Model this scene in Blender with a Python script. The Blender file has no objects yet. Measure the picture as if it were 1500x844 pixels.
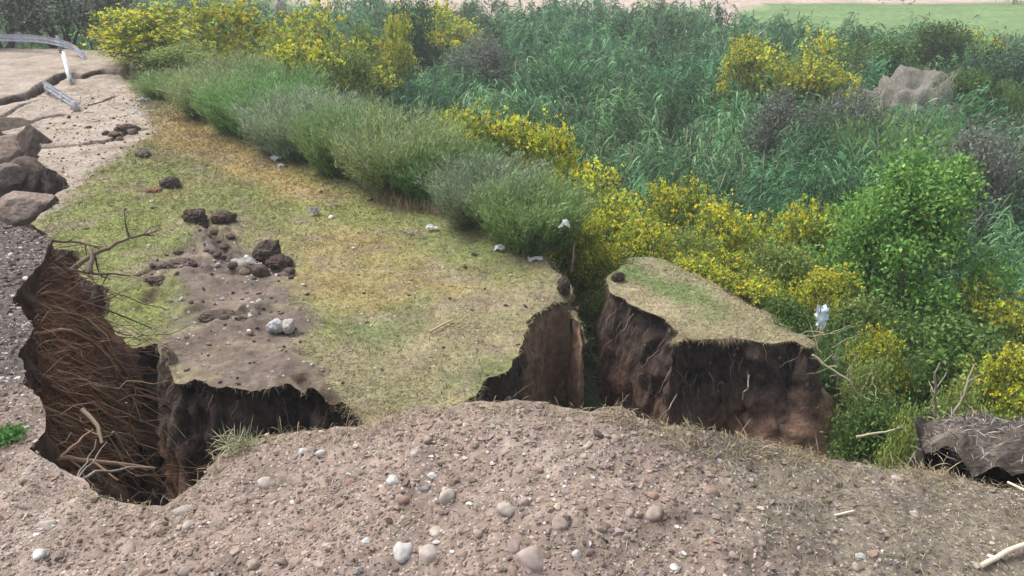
import bpy, math, random
import numpy as np
from mathutils import Vector, noise as mnoise

# ------------------------------------------------------------------ camera, sky, sun, exposure
S = bpy.context.scene
COL = S.collection
CAMZ = 5.6
PITCH = 25.0
F = 1177.0
cd = bpy.data.cameras.new("camera"); cam = bpy.data.objects.new("camera", cd); COL.objects.link(cam)
cam.location = (0, 0, CAMZ); cam.rotation_euler = (math.radians(90 - PITCH), 0, 0)
cd.sensor_width = 36.0; cd.lens = F / 1500 * 36; cd.clip_end = 2000; cd.clip_start = 0.05
S.camera = cam
W = bpy.data.worlds.new("World"); S.world = W; W.use_nodes = True
nt = W.node_tree; nt.nodes.clear()
sky = nt.nodes.new("ShaderNodeTexSky"); sky.sky_type = 'NISHITA'; sky.sun_disc = False
SUN_EL, SUN_AZ = 58.0, -60.0      # azimuth from +Y towards +X
sky.sun_elevation = math.radians(SUN_EL); sky.sun_rotation = math.radians(SUN_AZ)
sky.air_density = 1.0; sky.dust_density = 5.0; sky.ozone_density = 1.0
hs = nt.nodes.new("ShaderNodeHueSaturation"); hs.inputs['Saturation'].default_value = 0.45
bg = nt.nodes.new("ShaderNodeBackground"); bg.inputs[1].default_value = 0.15
wo = nt.nodes.new("ShaderNodeOutputWorld")
nt.links.new(sky.outputs[0], hs.inputs['Color']); nt.links.new(hs.outputs[0], bg.inputs[0]); nt.links.new(bg.outputs[0], wo.inputs[0])
sd = bpy.data.lights.new("sun", 'SUN'); sun = bpy.data.objects.new("sun", sd); COL.objects.link(sun)
sd.energy = 1.4; sd.angle = math.radians(25); sd.color = (1.0, 0.96, 0.9)
_el, _az = math.radians(SUN_EL), math.radians(SUN_AZ)
_d = Vector((math.sin(_az) * math.cos(_el), math.cos(_az) * math.cos(_el), math.sin(_el)))
sun.rotation_euler = _d.to_track_quat('Z', 'Y').to_euler()
S.view_settings.view_transform = 'Standard'; S.view_settings.look = 'None'
S.view_settings.gamma = 1.0; S.view_settings.exposure = 0.72
S.render.engine = 'CYCLES'
S.cycles.max_bounces = 5; S.cycles.diffuse_bounces = 3; S.cycles.transmission_bounces = 3

rng = np.random.default_rng(7)
random.seed(7)
CP, SP = math.cos(math.radians(PITCH)), math.sin(math.radians(PITCH))

# ------------------------------------------------------------------ helpers: view rays to real places
def ray(u, v):
    a = (u - 750) / F; b = (422 - v) / F
    return np.array([a, CP + b * SP, -SP + b * CP])
def P(u, v, z=0.0):                       # pixel -> point on the level z
    r = ray(u, v); t = (z - CAMZ) / r[2]
    return np.array([r[0] * t, r[1] * t, z])
def PD(u, v, D):                          # pixel -> point at distance y = D
    r = ray(u, v); t = D / r[1]
    return np.array([r[0] * t, D, CAMZ + r[2] * t])
def PH(u, v, hf, z0=0.0):                 # pixel -> point on a height function
    z = z0
    for _ in range(14):
        p = P(u, v, z); z = 0.5 * z + 0.5 * float(hf(np.array([p[0]]), np.array([p[1]]))[0])
    return P(u, v, z)

# ------------------------------------------------------------------ helpers: noise
def _h(ix, iy, iz, s):
    h = (ix.astype(np.int64) * 374761393 + iy.astype(np.int64) * 668265263 + iz.astype(np.int64) * 2147483647 + s * 974634777) & 0xFFFFFFFF
    h = ((h ^ (h >> 13)) * 1274126177) & 0xFFFFFFFF
    h = ((h ^ (h >> 16)) * 2246822519) & 0xFFFFFFFF
    return ((h ^ (h >> 15)) & 0xFFFFFF) / float(0xFFFFFF)
def vn(x, y, z=None, s=0):
    x = np.asarray(x, float); y = np.asarray(y, float)
    z = np.zeros_like(x) if z is None else np.asarray(z, float)
    ix, iy, iz = np.floor(x), np.floor(y), np.floor(z)
    fx, fy, fz = x - ix, y - iy, z - iz
    fx = fx * fx * (3 - 2 * fx); fy = fy * fy * (3 - 2 * fy); fz = fz * fz * (3 - 2 * fz)
    r = 0
    for a in (0, 1):
        for b in (0, 1):
            for c in (0, 1):
                w = (fx if a else 1 - fx) * (fy if b else 1 - fy) * (fz if c else 1 - fz)
                r = r + w * _h(ix + a, iy + b, iz + c, s)
    return r * 2 - 1
def fbm(x, y, z=None, s=0, o=4):
    r = 0; a = 1.0; t = 0
    for i in range(o):
        k = 2.0 ** i
        r = r + a * vn(x * k + 13.7 * i, y * k + 7.1 * i, None if z is None else z * k, s + i)
        t += a; a *= 0.5
    return r / t
def sstep(a, b, x):
    t = np.clip((x - a) / (b - a), 0, 1); return t * t * (3 - 2 * t)
def inside(poly, x, y):
    x = np.asarray(x); y = np.asarray(y); c = np.zeros(x.shape, bool)
    n = len(poly)
    for i in range(n):
        x0, y0 = poly[i][0], poly[i][1]; x1, y1 = poly[(i + 1) % n][0], poly[(i + 1) % n][1]
        if y0 == y1: continue
        m = ((y0 > y) != (y1 > y)) & (x < (x1 - x0) * (y - y0) / (y1 - y0) + x0)
        c ^= m
    return c
def pdist(line, x, y):
    d = np.full(np.shape(x), 1e9)
    for (x0, y0), (x1, y1) in zip(line[:-1], line[1:]):
        dx, dy = x1 - x0, y1 - y0; L = dx * dx + dy * dy + 1e-9
        t = np.clip(((x - x0) * dx + (y - y0) * dy) / L, 0, 1)
        d = np.minimum(d, np.hypot(x - x0 - t * dx, y - y0 - t * dy))
    return d
def pxpoly(pts, z=0.0): return [tuple(P(u, v, z)[:2]) for u, v in pts]
def smask(poly, x, y, amp=0.35, sc=1.6, s=3):
    r = 0
    for k in range(4):
        a = amp * (0.6 + 0.5 * k)
        r = r + inside(poly, x + a * fbm(x * sc, y * sc, s=s + k), y + a * fbm(x * sc, y * sc, s=s + 40 + k))
    return r / 4.0

# ------------------------------------------------------------------ helpers: meshes
def tag(o, label=None, cat=None, group=None, kind=None):
    if label: o['label'] = label
    if cat: o['category'] = cat
    if group: o['group'] = group
    if kind: o['kind'] = kind
    return o
def empty(name, loc=(0, 0, 0), rz=0, scale=(1, 1, 1)):
    o = bpy.data.objects.new(name, None); COL.objects.link(o)
    o.location = loc; o.rotation_euler = (0, 0, rz); o.scale = scale; o.empty_display_size = 0.1
    return o
class Geo:
    def __init__(s): s.v = []; s.f = []; s.c = []; s.m = []; s.n = 0
    def add(s, v, f, c, m=0):
        v = np.asarray(v, np.float32).reshape(-1, 3); f = np.asarray(f, np.int64)
        c = np.asarray(c, np.float32)
        if c.ndim == 1: c = np.tile(c, (len(v), 1))
        s.v.append(v); s.f.append(f + s.n); s.c.append(c); s.m.append(np.full(len(f), m)); s.n += len(v)
    def build(s, name, mats, parent=None, smooth=True):
        me = bpy.data.meshes.new(name)
        V = np.concatenate(s.v); C = np.concatenate(s.c)
        me.vertices.add(len(V)); me.vertices.foreach_set('co', V.ravel())
        nl = sum(f.size for f in s.f); npoly = sum(len(f) for f in s.f)
        me.loops.add(nl); me.loops.foreach_set('vertex_index', np.concatenate([f.ravel() for f in s.f]).astype(np.int32))
        me.polygons.add(npoly)
        sizes = np.concatenate([np.full(len(f), f.shape[1]) for f in s.f])
        st = np.concatenate([[0], np.cumsum(sizes)[:-1]]).astype(np.int32)
        me.polygons.foreach_set('loop_start', st)
        me.polygons.foreach_set('material_index', np.concatenate(s.m).astype(np.int32))
        me.polygons.foreach_set('use_smooth', np.full(npoly, smooth))
        a = me.color_attributes.new('Col', 'FLOAT_COLOR', 'POINT')
        a.data.foreach_set('color', np.concatenate([C, np.ones((len(C), 1), np.float32)], 1).ravel())
        me.update(calc_edges=True); me.validate()
        for m in (mats if isinstance(mats, (list, tuple)) else [mats]): me.materials.append(m)
        o = bpy.data.objects.new(name, me); COL.objects.link(o)
        if parent is not None: o.parent = parent
        return o
def norm(a): return a / (np.linalg.norm(a, axis=-1, keepdims=True) + 1e-9)
def rdir(n, r=rng):
    return norm(r.normal(size=(n, 3)))
def strips(g, p, d, L, Wd, droop, col, k=2, mat=0, prof=None, side=None, r=rng):
    """curved flat blades: base p, direction d, length L, width Wd"""
    n = len(p); d = norm(d)
    L = np.broadcast_to(L, (n,)); Wd = np.broadcast_to(Wd, (n,)); droop = np.broadcast_to(droop, (n,))
    if side is None: side = norm(np.cross(d, rdir(n, r)))
    t = np.linspace(0, 1, k + 1)
    if prof is None: prof = np.array([0.35] + [1.0] * (k - 1) + [0.08]) if k > 1 else np.array([1.0, 0.15])
    c = p[:, None] + d[:, None] * (L[:, None] * t)[..., None]
    c[..., 2] -= droop[:, None] * L[:, None] * t ** 2
    w = (Wd[:, None] * prof)[..., None] * side[:, None] * 0.5
    V = np.stack([c - w, c + w], 2)                        # n,k+1,2,3
    idx = (np.arange(n) * (k + 1) * 2)[:, None] + (np.arange(k) * 2)[None]
    f = np.stack([idx, idx + 1, idx + 3, idx + 2], -1).reshape(-1, 4)
    col = np.broadcast_to(col, (n, 3)); cc = np.repeat(col, (k + 1) * 2, 0)
    g.add(V.reshape(-1, 3), f, cc, mat)
def leaves(g, p, size, col, asp=0.5, mat=0, up=0.3, r=rng):
    """single diamond leaf faces"""
    n = len(p); a = rdir(n, r); a[:, 2] += up * r.normal(size=n); a = norm(a)
    b = norm(np.cross(a, rdir(n, r))); size = np.broadcast_to(size, (n,))[:, None]
    V = np.stack([p - a * size * .5, p + b * size * .5 * asp, p + a * size * .5, p - b * size * .5 * asp], 1)
    f = (np.arange(n) * 4)[:, None] + np.arange(4)
    g.add(V.reshape(-1, 3), f, np.repeat(np.broadcast_to(col, (n, 3)), 4, 0), mat)
def tube(g, pts, rad, col, sides=6, mat=0):
    pts = np.asarray(pts, float); n = len(pts); rad = np.broadcast_to(rad, (n,))
    tan = np.gradient(pts, axis=0); tan = norm(tan)
    ref = np.array([0.13, 0.31, 0.94]) if abs(tan[0][2]) < 0.9 else np.array([1.0, 0.1, 0])
    a = norm(np.cross(tan, ref)); b = np.cross(tan, a)
    th = np.linspace(0, 2 * np.pi, sides, endpoint=False)
    V = pts[:, None] + rad[:, None, None] * (a[:, None] * np.cos(th)[None, :, None] + b[:, None] * np.sin(th)[None, :, None])
    V = V.reshape(-1, 3); f = []
    for i in range(n - 1):
        for j in range(sides):
            f.append((i * sides + j, i * sides + (j + 1) % sides, (i + 1) * sides + (j + 1) % sides, (i + 1) * sides + j))
    g.add(V, f, col, mat)
    for e, w in ((0, -1), (n - 1, 1)):
        cap = np.concatenate([V[e * sides:(e + 1) * sides], [pts[e] + tan[e] * rad[e] * .3 * w]])
        g.add(cap, [(j, (j + 1) % sides, sides) for j in range(sides)], col, mat)
def wig(a, b, n, amp, s, droop=0.0):
    a = np.asarray(a, float); b = np.asarray(b, float); t = np.linspace(0, 1, n)
    L = np.linalg.norm(b - a); p = a + (b - a) * t[:, None]
    for k in range(3):
        p[:, k] += amp * L * np.sin(t * np.pi) ** .5 * fbm(t * 3.1 + s * 5.3, np.full(n, k * 9.1 + s * 1.7), s=5)
    p[:, 2] -= droop * L * np.sin(t * np.pi)
    return p
def vary(col, n, a=0.25, h=0.08, r=rng):
    c = np.array(col)[None] * (1 + a * r.normal(size=(n, 1))) * (1 + h * r.normal(size=(n, 3)))
    return np.clip(c, 0.005, 0.9)

# ------------------------------------------------------------------ materials
def newmat(name):
    m = bpy.data.materials.new(name); m.use_nodes = True
    t = m.node_tree; t.nodes.clear()
    o = t.nodes.new("ShaderNodeOutputMaterial"); b = t.nodes.new("ShaderNodeBsdfPrincipled")
    t.links.new(b.outputs[0], o.inputs[0]); return m, t, b, o
def leafmat(name, rough=0.55, trans=0.3):
    m, t, b, o = newmat(name)
    a = t.nodes.new("ShaderNodeAttribute"); a.attribute_name = 'Col'
    oi = t.nodes.new("ShaderNodeObjectInfo")
    mr = t.nodes.new("ShaderNodeMapRange"); mr.inputs[3].default_value = 0.85; mr.inputs[4].default_value = 1.15
    t.links.new(oi.outputs['Random'], mr.inputs[0])
    vm = t.nodes.new("ShaderNodeVectorMath"); vm.operation = 'SCALE'
    t.links.new(a.outputs['Color'], vm.inputs[0]); t.links.new(mr.outputs[0], vm.inputs['Scale'])
    t.links.new(vm.outputs[0], b.inputs['Base Color']); b.inputs['Roughness'].default_value = rough
    b.inputs['Specular IOR Level'].default_value = 0.3
    if trans:
        tr = t.nodes.new("ShaderNodeBsdfTranslucent"); t.links.new(vm.outputs[0], tr.inputs[0])
        mx = t.nodes.new("ShaderNodeMixShader"); mx.inputs[0].default_value = trans
        t.links.new(b.outputs[0], mx.inputs[1]); t.links.new(tr.outputs[0], mx.inputs[2]); t.links.new(mx.outputs[0], o.inputs[0])
    return m
def earthmat(name, sc=12.0, contrast=0.5, bump=0.02, speck=0.0, specksc=60, rough=0.95, zsq=1.0, speckcol=(0.42, 0.37, 0.33)):
    m, t, b, o = newmat(name); N = t.nodes; Lk = t.links
    a = N.new("ShaderNodeAttribute"); a.attribute_name = 'Col'
    tc = N.new("ShaderNodeTexCoord"); mp = N.new("ShaderNodeMapping"); mp.inputs['Scale'].default_value = (1, 1, zsq)
    Lk.new(tc.outputs['Object'], mp.inputs[0])
    n1 = N.new("ShaderNodeTexNoise"); n1.inputs['Scale'].default_value = sc; n1.inputs['Detail'].default_value = 9; n1.inputs['Roughness'].default_value = 0.68
    n2 = N.new("ShaderNodeTexNoise"); n2.inputs['Scale'].default_value = sc * 0.17; n2.inputs['Detail'].default_value = 5
    for n in (n1, n2): Lk.new(mp.outputs[0], n.inputs['Vector'])
    mr = N.new("ShaderNodeMapRange"); mr.inputs[1].default_value = 0.3; mr.inputs[2].default_value = 0.7
    mr.inputs[3].default_value = 1 - contrast; mr.inputs[4].default_value = 1 + contrast
    Lk.new(n1.outputs[0], mr.inputs[0])
    mr2 = N.new("ShaderNodeMapRange"); mr2.inputs[1].default_value = 0.3; mr2.inputs[2].default_value = 0.7
    mr2.inputs[3].default_value = 0.82; mr2.inputs[4].default_value = 1.18
    Lk.new(n2.outputs[0], mr2.inputs[0])
    mm = N.new("ShaderNodeMath"); mm.operation = 'MULTIPLY'; Lk.new(mr.outputs[0], mm.inputs[0]); Lk.new(mr2.outputs[0], mm.inputs[1])
    vm = N.new("ShaderNodeVectorMath"); vm.operation = 'SCALE'
    Lk.new(a.outputs['Color'], vm.inputs[0]); Lk.new(mm.outputs[0], vm.inputs['Scale'])
    out = vm.outputs[0]; hgt = n1.outputs[0]
    if speck:
        vo = N.new("ShaderNodeTexVoronoi"); vo.inputs['Scale'].default_value = specksc; vo.inputs['Randomness'].default_value = 1
        nd = N.new("ShaderNodeTexNoise"); nd.inputs['Scale'].default_value = specksc * .8
        Lk.new(mp.outputs[0], nd.inputs['Vector'])
        av = N.new("ShaderNodeVectorMath"); av.operation = 'MULTIPLY_ADD'; av.inputs[1].default_value = (0.012, 0.012, 0.012)
        Lk.new(nd.outputs['Color'], av.inputs[0]); Lk.new(mp.outputs[0], av.inputs[2]); Lk.new(av.outputs[0], vo.inputs['Vector'])
        cmpn = N.new("ShaderNodeMath"); cmpn.operation = 'LESS_THAN'; cmpn.inputs[1].default_value = 0.32
        Lk.new(vo.outputs['Distance'], cmpn.inputs[0])
        sx = N.new("ShaderNodeSeparateColor"); Lk.new(vo.outputs['Color'], sx.inputs[0])
        gt = N.new("ShaderNodeMath"); gt.operation = 'GREATER_THAN'; gt.inputs[1].default_value = 1 - speck
        Lk.new(sx.outputs[0], gt.inputs[0])
        mu = N.new("ShaderNodeMath"); mu.operation = 'MULTIPLY'; Lk.new(cmpn.outputs[0], mu.inputs[0]); Lk.new(gt.outputs[0], mu.inputs[1])
        mix = N.new("ShaderNodeMix"); mix.data_type = 'RGBA'
        Lk.new(mu.outputs[0], mix.inputs[0]); Lk.new(out, mix.inputs[6]); mix.inputs[7].default_value = (*speckcol, 1)
        out = mix.outputs[2]
        ad = N.new("ShaderNodeMath"); ad.operation = 'MULTIPLY_ADD'; ad.inputs[1].default_value = 0.35
        Lk.new(mu.outputs[0], ad.inputs[0]); Lk.new(n1.outputs[0], ad.inputs[2]); hgt = ad.outputs[0]
    Lk.new(out, b.inputs['Base Color']); b.inputs['Roughness'].default_value = rough; b.inputs['Specular IOR Level'].default_value = 0.15
    bp = N.new("ShaderNodeBump"); bp.inputs['Strength'].default_value = 0.9; bp.inputs['Distance'].default_value = bump
    Lk.new(hgt, bp.inputs['Height']); Lk.new(bp.outputs[0], b.inputs['Normal'])
    return m
M_leaf = leafmat('leaf'); M_flower = leafmat('flower', 0.6, 0.35); M_twig = leafmat('twig', 0.8, 0.0)
M_straw = leafmat('straw', 0.8, 0.15)
M_near = earthmat('near_soil', sc=22, contrast=0.42, bump=0.012, speck=0.32, specksc=55)
M_slab = earthmat('turf_soil', sc=9, contrast=0.35, bump=0.035, speck=0.05, specksc=14)
M_wall = earthmat('cut_earth', sc=10, contrast=0.55, bump=0.07, zsq=0.75, speck=.05, specksc=13, speckcol=(.22, .19, .165))
M_valley = earthmat('valley_soil', sc=1.4, contrast=0.4, bump=0.1)
M_road = earthmat('road_surface', sc=7, contrast=0.14, bump=0.01, speck=0.06, specksc=12)
M_clod = earthmat('clod_earth', sc=10, contrast=0.45, bump=0.05)
M_stone = earthmat('stone', sc=14, contrast=0.3, bump=0.004, rough=0.85)
M_bag = leafmat('plastic', 0.4, 0.3)
M_metal = earthmat('galvanised', sc=6, contrast=0.3, bump=0.002, rough=0.5)

# ------------------------------------------------------------------ solid terrain with ragged broken walls
def jag(poly, step=0.12, amp=0.10, s=0, sc=1.3):
    out = []; n = len(poly); acc = 0
    for i in range(n):
        a = np.array(poly[i][:2]); b = np.array(poly[(i + 1) % n][:2]); L = np.linalg.norm(b - a); k = max(1, int(L / step))
        nr = np.array([b[1] - a[1], a[0] - b[0]]) / (L + 1e-9)
        for j in range(k):
            p = a + (b - a) * j / k
            e = fbm(np.array([p[0] * sc]), np.array([p[1] * sc]), s=s, o=4)[0]
            out.append(tuple(p + nr * amp * 2 * e))
    return out
def grid_solid(xs, ys, poly, hf, bottom, rows, flare, rough, ctop, cwall, mats, name, wallname=None, parent=None, s=0, cap=1.7):
    g = Geo(); cx = (xs[:-1] + xs[1:]) / 2; cy = (ys[:-1] + ys[1:]) / 2
    P2 = np.array([p[:2] for p in poly]); Q2 = np.roll(P2, -1, 0)
    ins = np.zeros((len(cx), len(cy)), bool)
    for j, y in enumerate(cy):
        m = (P2[:, 1] > y) != (Q2[:, 1] > y)
        if not m.any(): continue
        X = np.sort((Q2[m, 0] - P2[m, 0]) * (y - P2[m, 1]) / (Q2[m, 1] - P2[m, 1]) + P2[m, 0])
        ins[:, j] = np.searchsorted(X, cx) % 2 == 1
    nx, ny = len(xs), len(ys)
    def vid(i, j): return i * ny + j
    I, J = np.nonzero(ins)
    quads = np.stack([vid(I, J), vid(I + 1, J), vid(I + 1, J + 1), vid(I, J + 1)], 1)
    pad = np.pad(ins, 1); e0 = []
    c = pad[1:-1, 1:-1]
    for (di, dj, a, b, nrm) in ((0, -1, (0, 0), (1, 0), (0, -1)), (1, 0, (1, 0), (1, 1), (1, 0)), (0, 1, (1, 1), (0, 1), (0, 1)), (-1, 0, (0, 1), (0, 0), (-1, 0))):
        nb = pad[1 + di:pad.shape[0] - 1 + di, 1 + dj:pad.shape[1] - 1 + dj]
        bi, bj = np.nonzero(c & ~nb)
        e0.append(np.stack([vid(bi + a[0], bj + a[1]), vid(bi + b[0], bj + b[1]), np.full(len(bi), nrm[0]), np.full(len(bi), nrm[1])], 1))
    E = np.concatenate(e0)
    X, Y = np.meshgrid(xs, ys, indexing='ij'); XY = np.stack([X.ravel(), Y.ravel()], 1).astype(float)
    a, b = E[:, 0], E[:, 1]
    for it in range(4):
        sm = np.zeros_like(XY); ct = np.zeros(len(XY))
        for u_, v_ in ((a, b), (b, a)): np.add.at(sm, u_, XY[v_]); np.add.at(ct, u_, 1)
        k = ct > 0; XY[k] = 0.4 * XY[k] + 0.6 * sm[k] / ct[k][:, None]
    Nn = np.zeros_like(XY)
    ev = XY[b] - XY[a]; en = np.stack([ev[:, 1], -ev[:, 0]], 1); en /= np.linalg.norm(en, axis=1, keepdims=True) + 1e-9
    for u_ in (a, b): np.add.at(Nn, u_, en)
    for it in range(10):
        nn = Nn.copy(); np.add.at(nn, a, Nn[b]); np.add.at(nn, b, Nn[a]); Nn = nn / (np.linalg.norm(nn, axis=1, keepdims=True) + 1e-9)
    used = np.unique(quads); rm = np.full(nx * ny, -1); rm[used] = np.arange(len(used))
    x, y = XY[used, 0], XY[used, 1]; z = hf(x, y)
    g.add(np.stack([x, y, z], 1), rm[quads], ctop(x, y, z), 0)
    g2 = g if wallname is None else Geo()
    bv = np.unique(np.concatenate([a, b])); br = np.full(nx * ny, -1); br[bv] = np.arange(len(bv))
    bx, by = XY[bv, 0], XY[bv, 1]; bz = hf(bx, by); n_ = Nn[bv]
    R = []
    for r in range(rows + 1):
        t = (r / rows) ** 1.3; zz = bz + (bottom - bz) * t
        dep = bz - zz
        off = flare(bx, by) * np.minimum(dep, cap) - 0.05 * sstep(0, 0.12, dep) * (1 - sstep(0.3, 1.0, dep))
        nz = 0.62 * fbm(bx * 2.6, by * 2.6, zz * 1.3, s=s + 11, o=4) + 0.42 * fbm(bx * 9, by * 9, zz * 7, s=s + 31, o=3)
        off = off + (rough(bx, by) if callable(rough) else rough) * nz * sstep(0, 0.25, dep)
        R.append(np.stack([bx + n_[:, 0] * off, by + n_[:, 1] * off, zz], 1))
    V = np.concatenate(R); nb_ = len(bv)
    A_, B_ = br[a], br[b]
    fw = np.concatenate([np.stack([A_ + r * nb_, A_ + (r + 1) * nb_, B_ + (r + 1) * nb_, B_ + r * nb_], 1) for r in range(rows)])
    g2.add(V, fw, cwall(V[:, 0], V[:, 1], V[:, 2]), 1 if wallname is None else 0)
    lip = (bx, by, bz, n_)
    if wallname is None: return g.build(name, mats, parent), lip
    return g.build(name, mats[0], parent), g2.build(wallname, mats[1], parent), lip

def lerp(a, b, t): return a + (b - a) * t[:, None]
A = np.array

# ---------------- valley ground
EDGE = [tuple(P(u, v)[:2]) for u, v in ((-600, 40), (60, 40), (230, 120), (400, 200), (560, 262), (700, 320), (800, 372), (850, 436), (900, 392), (960, 380), (1090, 430), (1190, 487), (1265, 520), (1300, 600))] + [(5.6, 6.6), (7.5, 6.0), (12, 3.5), (60, 3)]
UP = EDGE + [(60, -60), (-120, -60)]
def edge_d(x, y):
    d = pdist(EDGE, x, y); return np.where(inside(UP, x, y), -d, d)
def h_valley(x, y):
    d = edge_d(x, y)
    z = -1.9 - 3.1 * sstep(0, 10, d) + 0.25 * fbm(x * .25, y * .25, s=2) * sstep(0, 4, d)
    z = z - 1.8 * sstep(0.0, 2.0, -d) * (y < 40)
    return z + 0.10 * fbm(x * 1.2, y * 1.2, s=4)
FIELD = [(18, 84), (26, 79), (60, 79), (200, 75), (200, 108), (30, 108), (24, 98)]
BARE = [(8, 86), (14, 84), (24, 82), (26, 100), (34, 111), (200, 110), (200, 126), (-40, 128), (-20, 99)]
def c_valley(x, y, z):
    n = len(x); c = np.tile(A([0.055, 0.075, 0.035]), (n, 1))
    far = sstep(78, 92, y + 4 * fbm(x * .1, y * .1, s=8))
    c = lerp(c, A([0.13, 0.19, 0.07]), far)
    f = smask(FIELD, x, y, 1.5, .3, 6); c = lerp(c, A([0.15, 0.235, 0.09]), f)
    b_ = smask(BARE, x, y, 1.5, .3, 9); c = lerp(c, A([0.42, 0.34, 0.28]), b_)
    return c
def grade(lo, mid0, mid1, hi, step, growth=1.12):
    a = list(np.arange(mid0, mid1, step)); s = step; x = a[-1]
    while x < hi: s *= growth; x += s; a.append(x)
    s = step; x = mid0
    while x > lo: s *= growth; x -= s; a.insert(0, x)
    return np.array(a)
vx = grade(-900, -30, 35, 900, 0.45); vy = grade(-60, -2, 60, 1500, 0.45, 1.07)
X_, Y_ = np.meshgrid(vx, vy, indexing='ij'); g = Geo()
i_, j_ = np.meshgrid(np.arange(len(vx) - 1), np.arange(len(vy) - 1), indexing='ij'); ny_ = len(vy)
q = np.stack([i_ * ny_ + j_, (i_ + 1) * ny_ + j_, (i_ + 1) * ny_ + j_ + 1, i_ * ny_ + j_ + 1], -1).reshape(-1, 4)
xr, yr = X_.ravel(), Y_.ravel(); zr = h_valley(xr, yr)
g.add(np.stack([xr, yr, zr], 1), q, c_valley(xr, yr, zr)); o = g.build('ground', M_valley); tag(o, kind='structure')

# ---------------- collapsed grass terrace
GL = [tuple(P(u, v)[:2]) for u, v in ((838, 412), (785, 385), (700, 335), (560, 293), (450, 250), (380, 225), (300, 190), (225, 150), (200, 110), (130, 80), (-400, 60))]
GLR = GL + [tuple(P(-400, 900)[:2]), (1.5, 6)]
SLAB_PX = [(-300, 190), (0, 190), (52, 205), (66, 238), (95, 268), (88, 292), (52, 320), (80, 352), (110, 370), (130, 400), (160, 440), (150, 470),
           (190, 505), (236, 503), (243, 528), (262, 562), (335, 566), (395, 574), (432, 558), (470, 588), (500, 600), (535, 622), (580, 606),
           (640, 600), (690, 585), (712, 552), (735, 540), (762, 518), (768, 488), (790, 458), (822, 432), (842, 442), (858, 462), (856, 448), (842, 424), (830, 408),
           (806, 378), (750, 318), (640, 250), (520, 190), (400, 130), (300, 90), (215, 55), (150, 40), (-300, 40)]
slab_poly = pxpoly(SLAB_PX)
CR = [[(0, 155), (40, 143), (70, 122), (95, 110), (120, 112), (150, 105), (185, 106), (215, 128)], [(0, 187), (60, 172), (90, 168)],
      [(60, 218), (110, 214), (160, 207), (180, 196), (210, 190)], [(130, 156), (150, 150), (168, 142)], [(0, 172), (25, 160), (48, 150)]]
CRW = [0.20, 0.12, 0.11, 0.07, 0.07]
CRD = [pxpoly(c) for c in CR]
FIS = [[(290, 320), (320, 345), (320, 375), (350, 385), (400, 378)], [(215, 395), (260, 385), (290, 395)], [(215, 440), (225, 425)], [(300, 468), (360, 462)], [(440, 555), (470, 575), (500, 600)], [(330, 400), (400, 395), (440, 400)]]
FISD = [pxpoly(c) for c in FIS]
DIRT = pxpoly([(292, 312), (350, 318), (335, 362), (420, 372), (445, 400), (425, 450), (455, 470), (440, 520), (470, 550), (505, 610), (300, 590), (230, 515), (262, 470), (275, 430), (250, 400), (215, 425), (215, 380), (290, 360)])
GRAV = pxpoly([(-300, 40), (0, 62), (130, 80), (180, 105), (205, 150), (225, 195), (190, 215), (150, 240), (118, 270), (60, 320), (0, 260), (-300, 200)])
OR1 = pxpoly([(215, 170), (300, 158), (330, 200), (430, 245), (520, 290), (420, 290), (300, 235), (230, 215)])
OR2 = pxpoly([(480, 330), (620, 350), (650, 410), (760, 430), (700, 470), (590, 480), (470, 460), (420, 390)])
TAN = pxpoly([(440, 500), (560, 470), (660, 430), (830, 400), (870, 450), (720, 545), (690, 590), (560, 640), (440, 560)])
GR1 = pxpoly([(90, 330), (170, 255), (240, 255), (230, 350), (210, 410), (250, 470), (190, 480), (130, 430), (50, 330)])
GR2 = pxpoly([(500, 470), (620, 425), (640, 465), (570, 515), (510, 505)])
GR3 = pxpoly([(640, 300), (720, 325), (800, 385), (760, 400), (650, 380), (600, 340)])
GR4 = pxpoly([(640, 560), (700, 515), (745, 525), (700, 570)])
GR5 = pxpoly([(300, 240), (400, 240), (560, 300), (640, 330), (560, 340), (400, 300)])
def c_slab(x, y, z=None):
    n = len(x); c = np.tile(A([0.255, 0.235, 0.108]), (n, 1))
    k = sstep(-.2, .5, fbm(x * .9, y * .9, s=21)); c = lerp(c, A([0.18, 0.215, 0.08]), k * .7)
    for poly, cc, w in ((GR5, (0.24, 0.25, 0.085), .7), (OR1, (0.36, 0.26, 0.12), .7), (OR2, (0.34, 0.24, 0.115), .45), (TAN, (0.275, 0.245, 0.15), .75), (GR1, (0.20, 0.23, 0.075), .8),
                        (GR2, (0.14, 0.19, 0.07), .6), (GR3, (0.16, 0.21, 0.075), .6), (GR4, (0.14, 0.19, 0.07), .55), (GRAV, (0.36, 0.30, 0.255), .95), (DIRT, (0.165, 0.13, 0.11), .97)):
        c = lerp(c, A(cc), w * smask(poly, x, y, .55, 1.5, int(cc[0] * 100)))
    k = sstep(.05, .45, fbm(x * 2.1, y * 2.1, s=77)); c = lerp(c, A([0.26, 0.21, 0.15]), k * .6)
    k = sstep(.0, .5, fbm(x * 4.3, y * 4.3, s=78)); c = lerp(c, c * .68, k * .6)
    dd = np.min([pdist(L_, x, y) for L_ in FISD], 0) + .12 * fbm(x * 5, y * 5, s=15)
    c = lerp(c, A([0.075, 0.055, 0.042]), (1 - sstep(.02, .15, dd)) * .85)
    dd = np.min([pdist(L_, x, y) - w for L_, w in zip(CRD, CRW)], 0)
    c = lerp(c, A([0.08, 0.06, 0.048]), (1 - sstep(-.05, .06, dd)))
    return c
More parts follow.
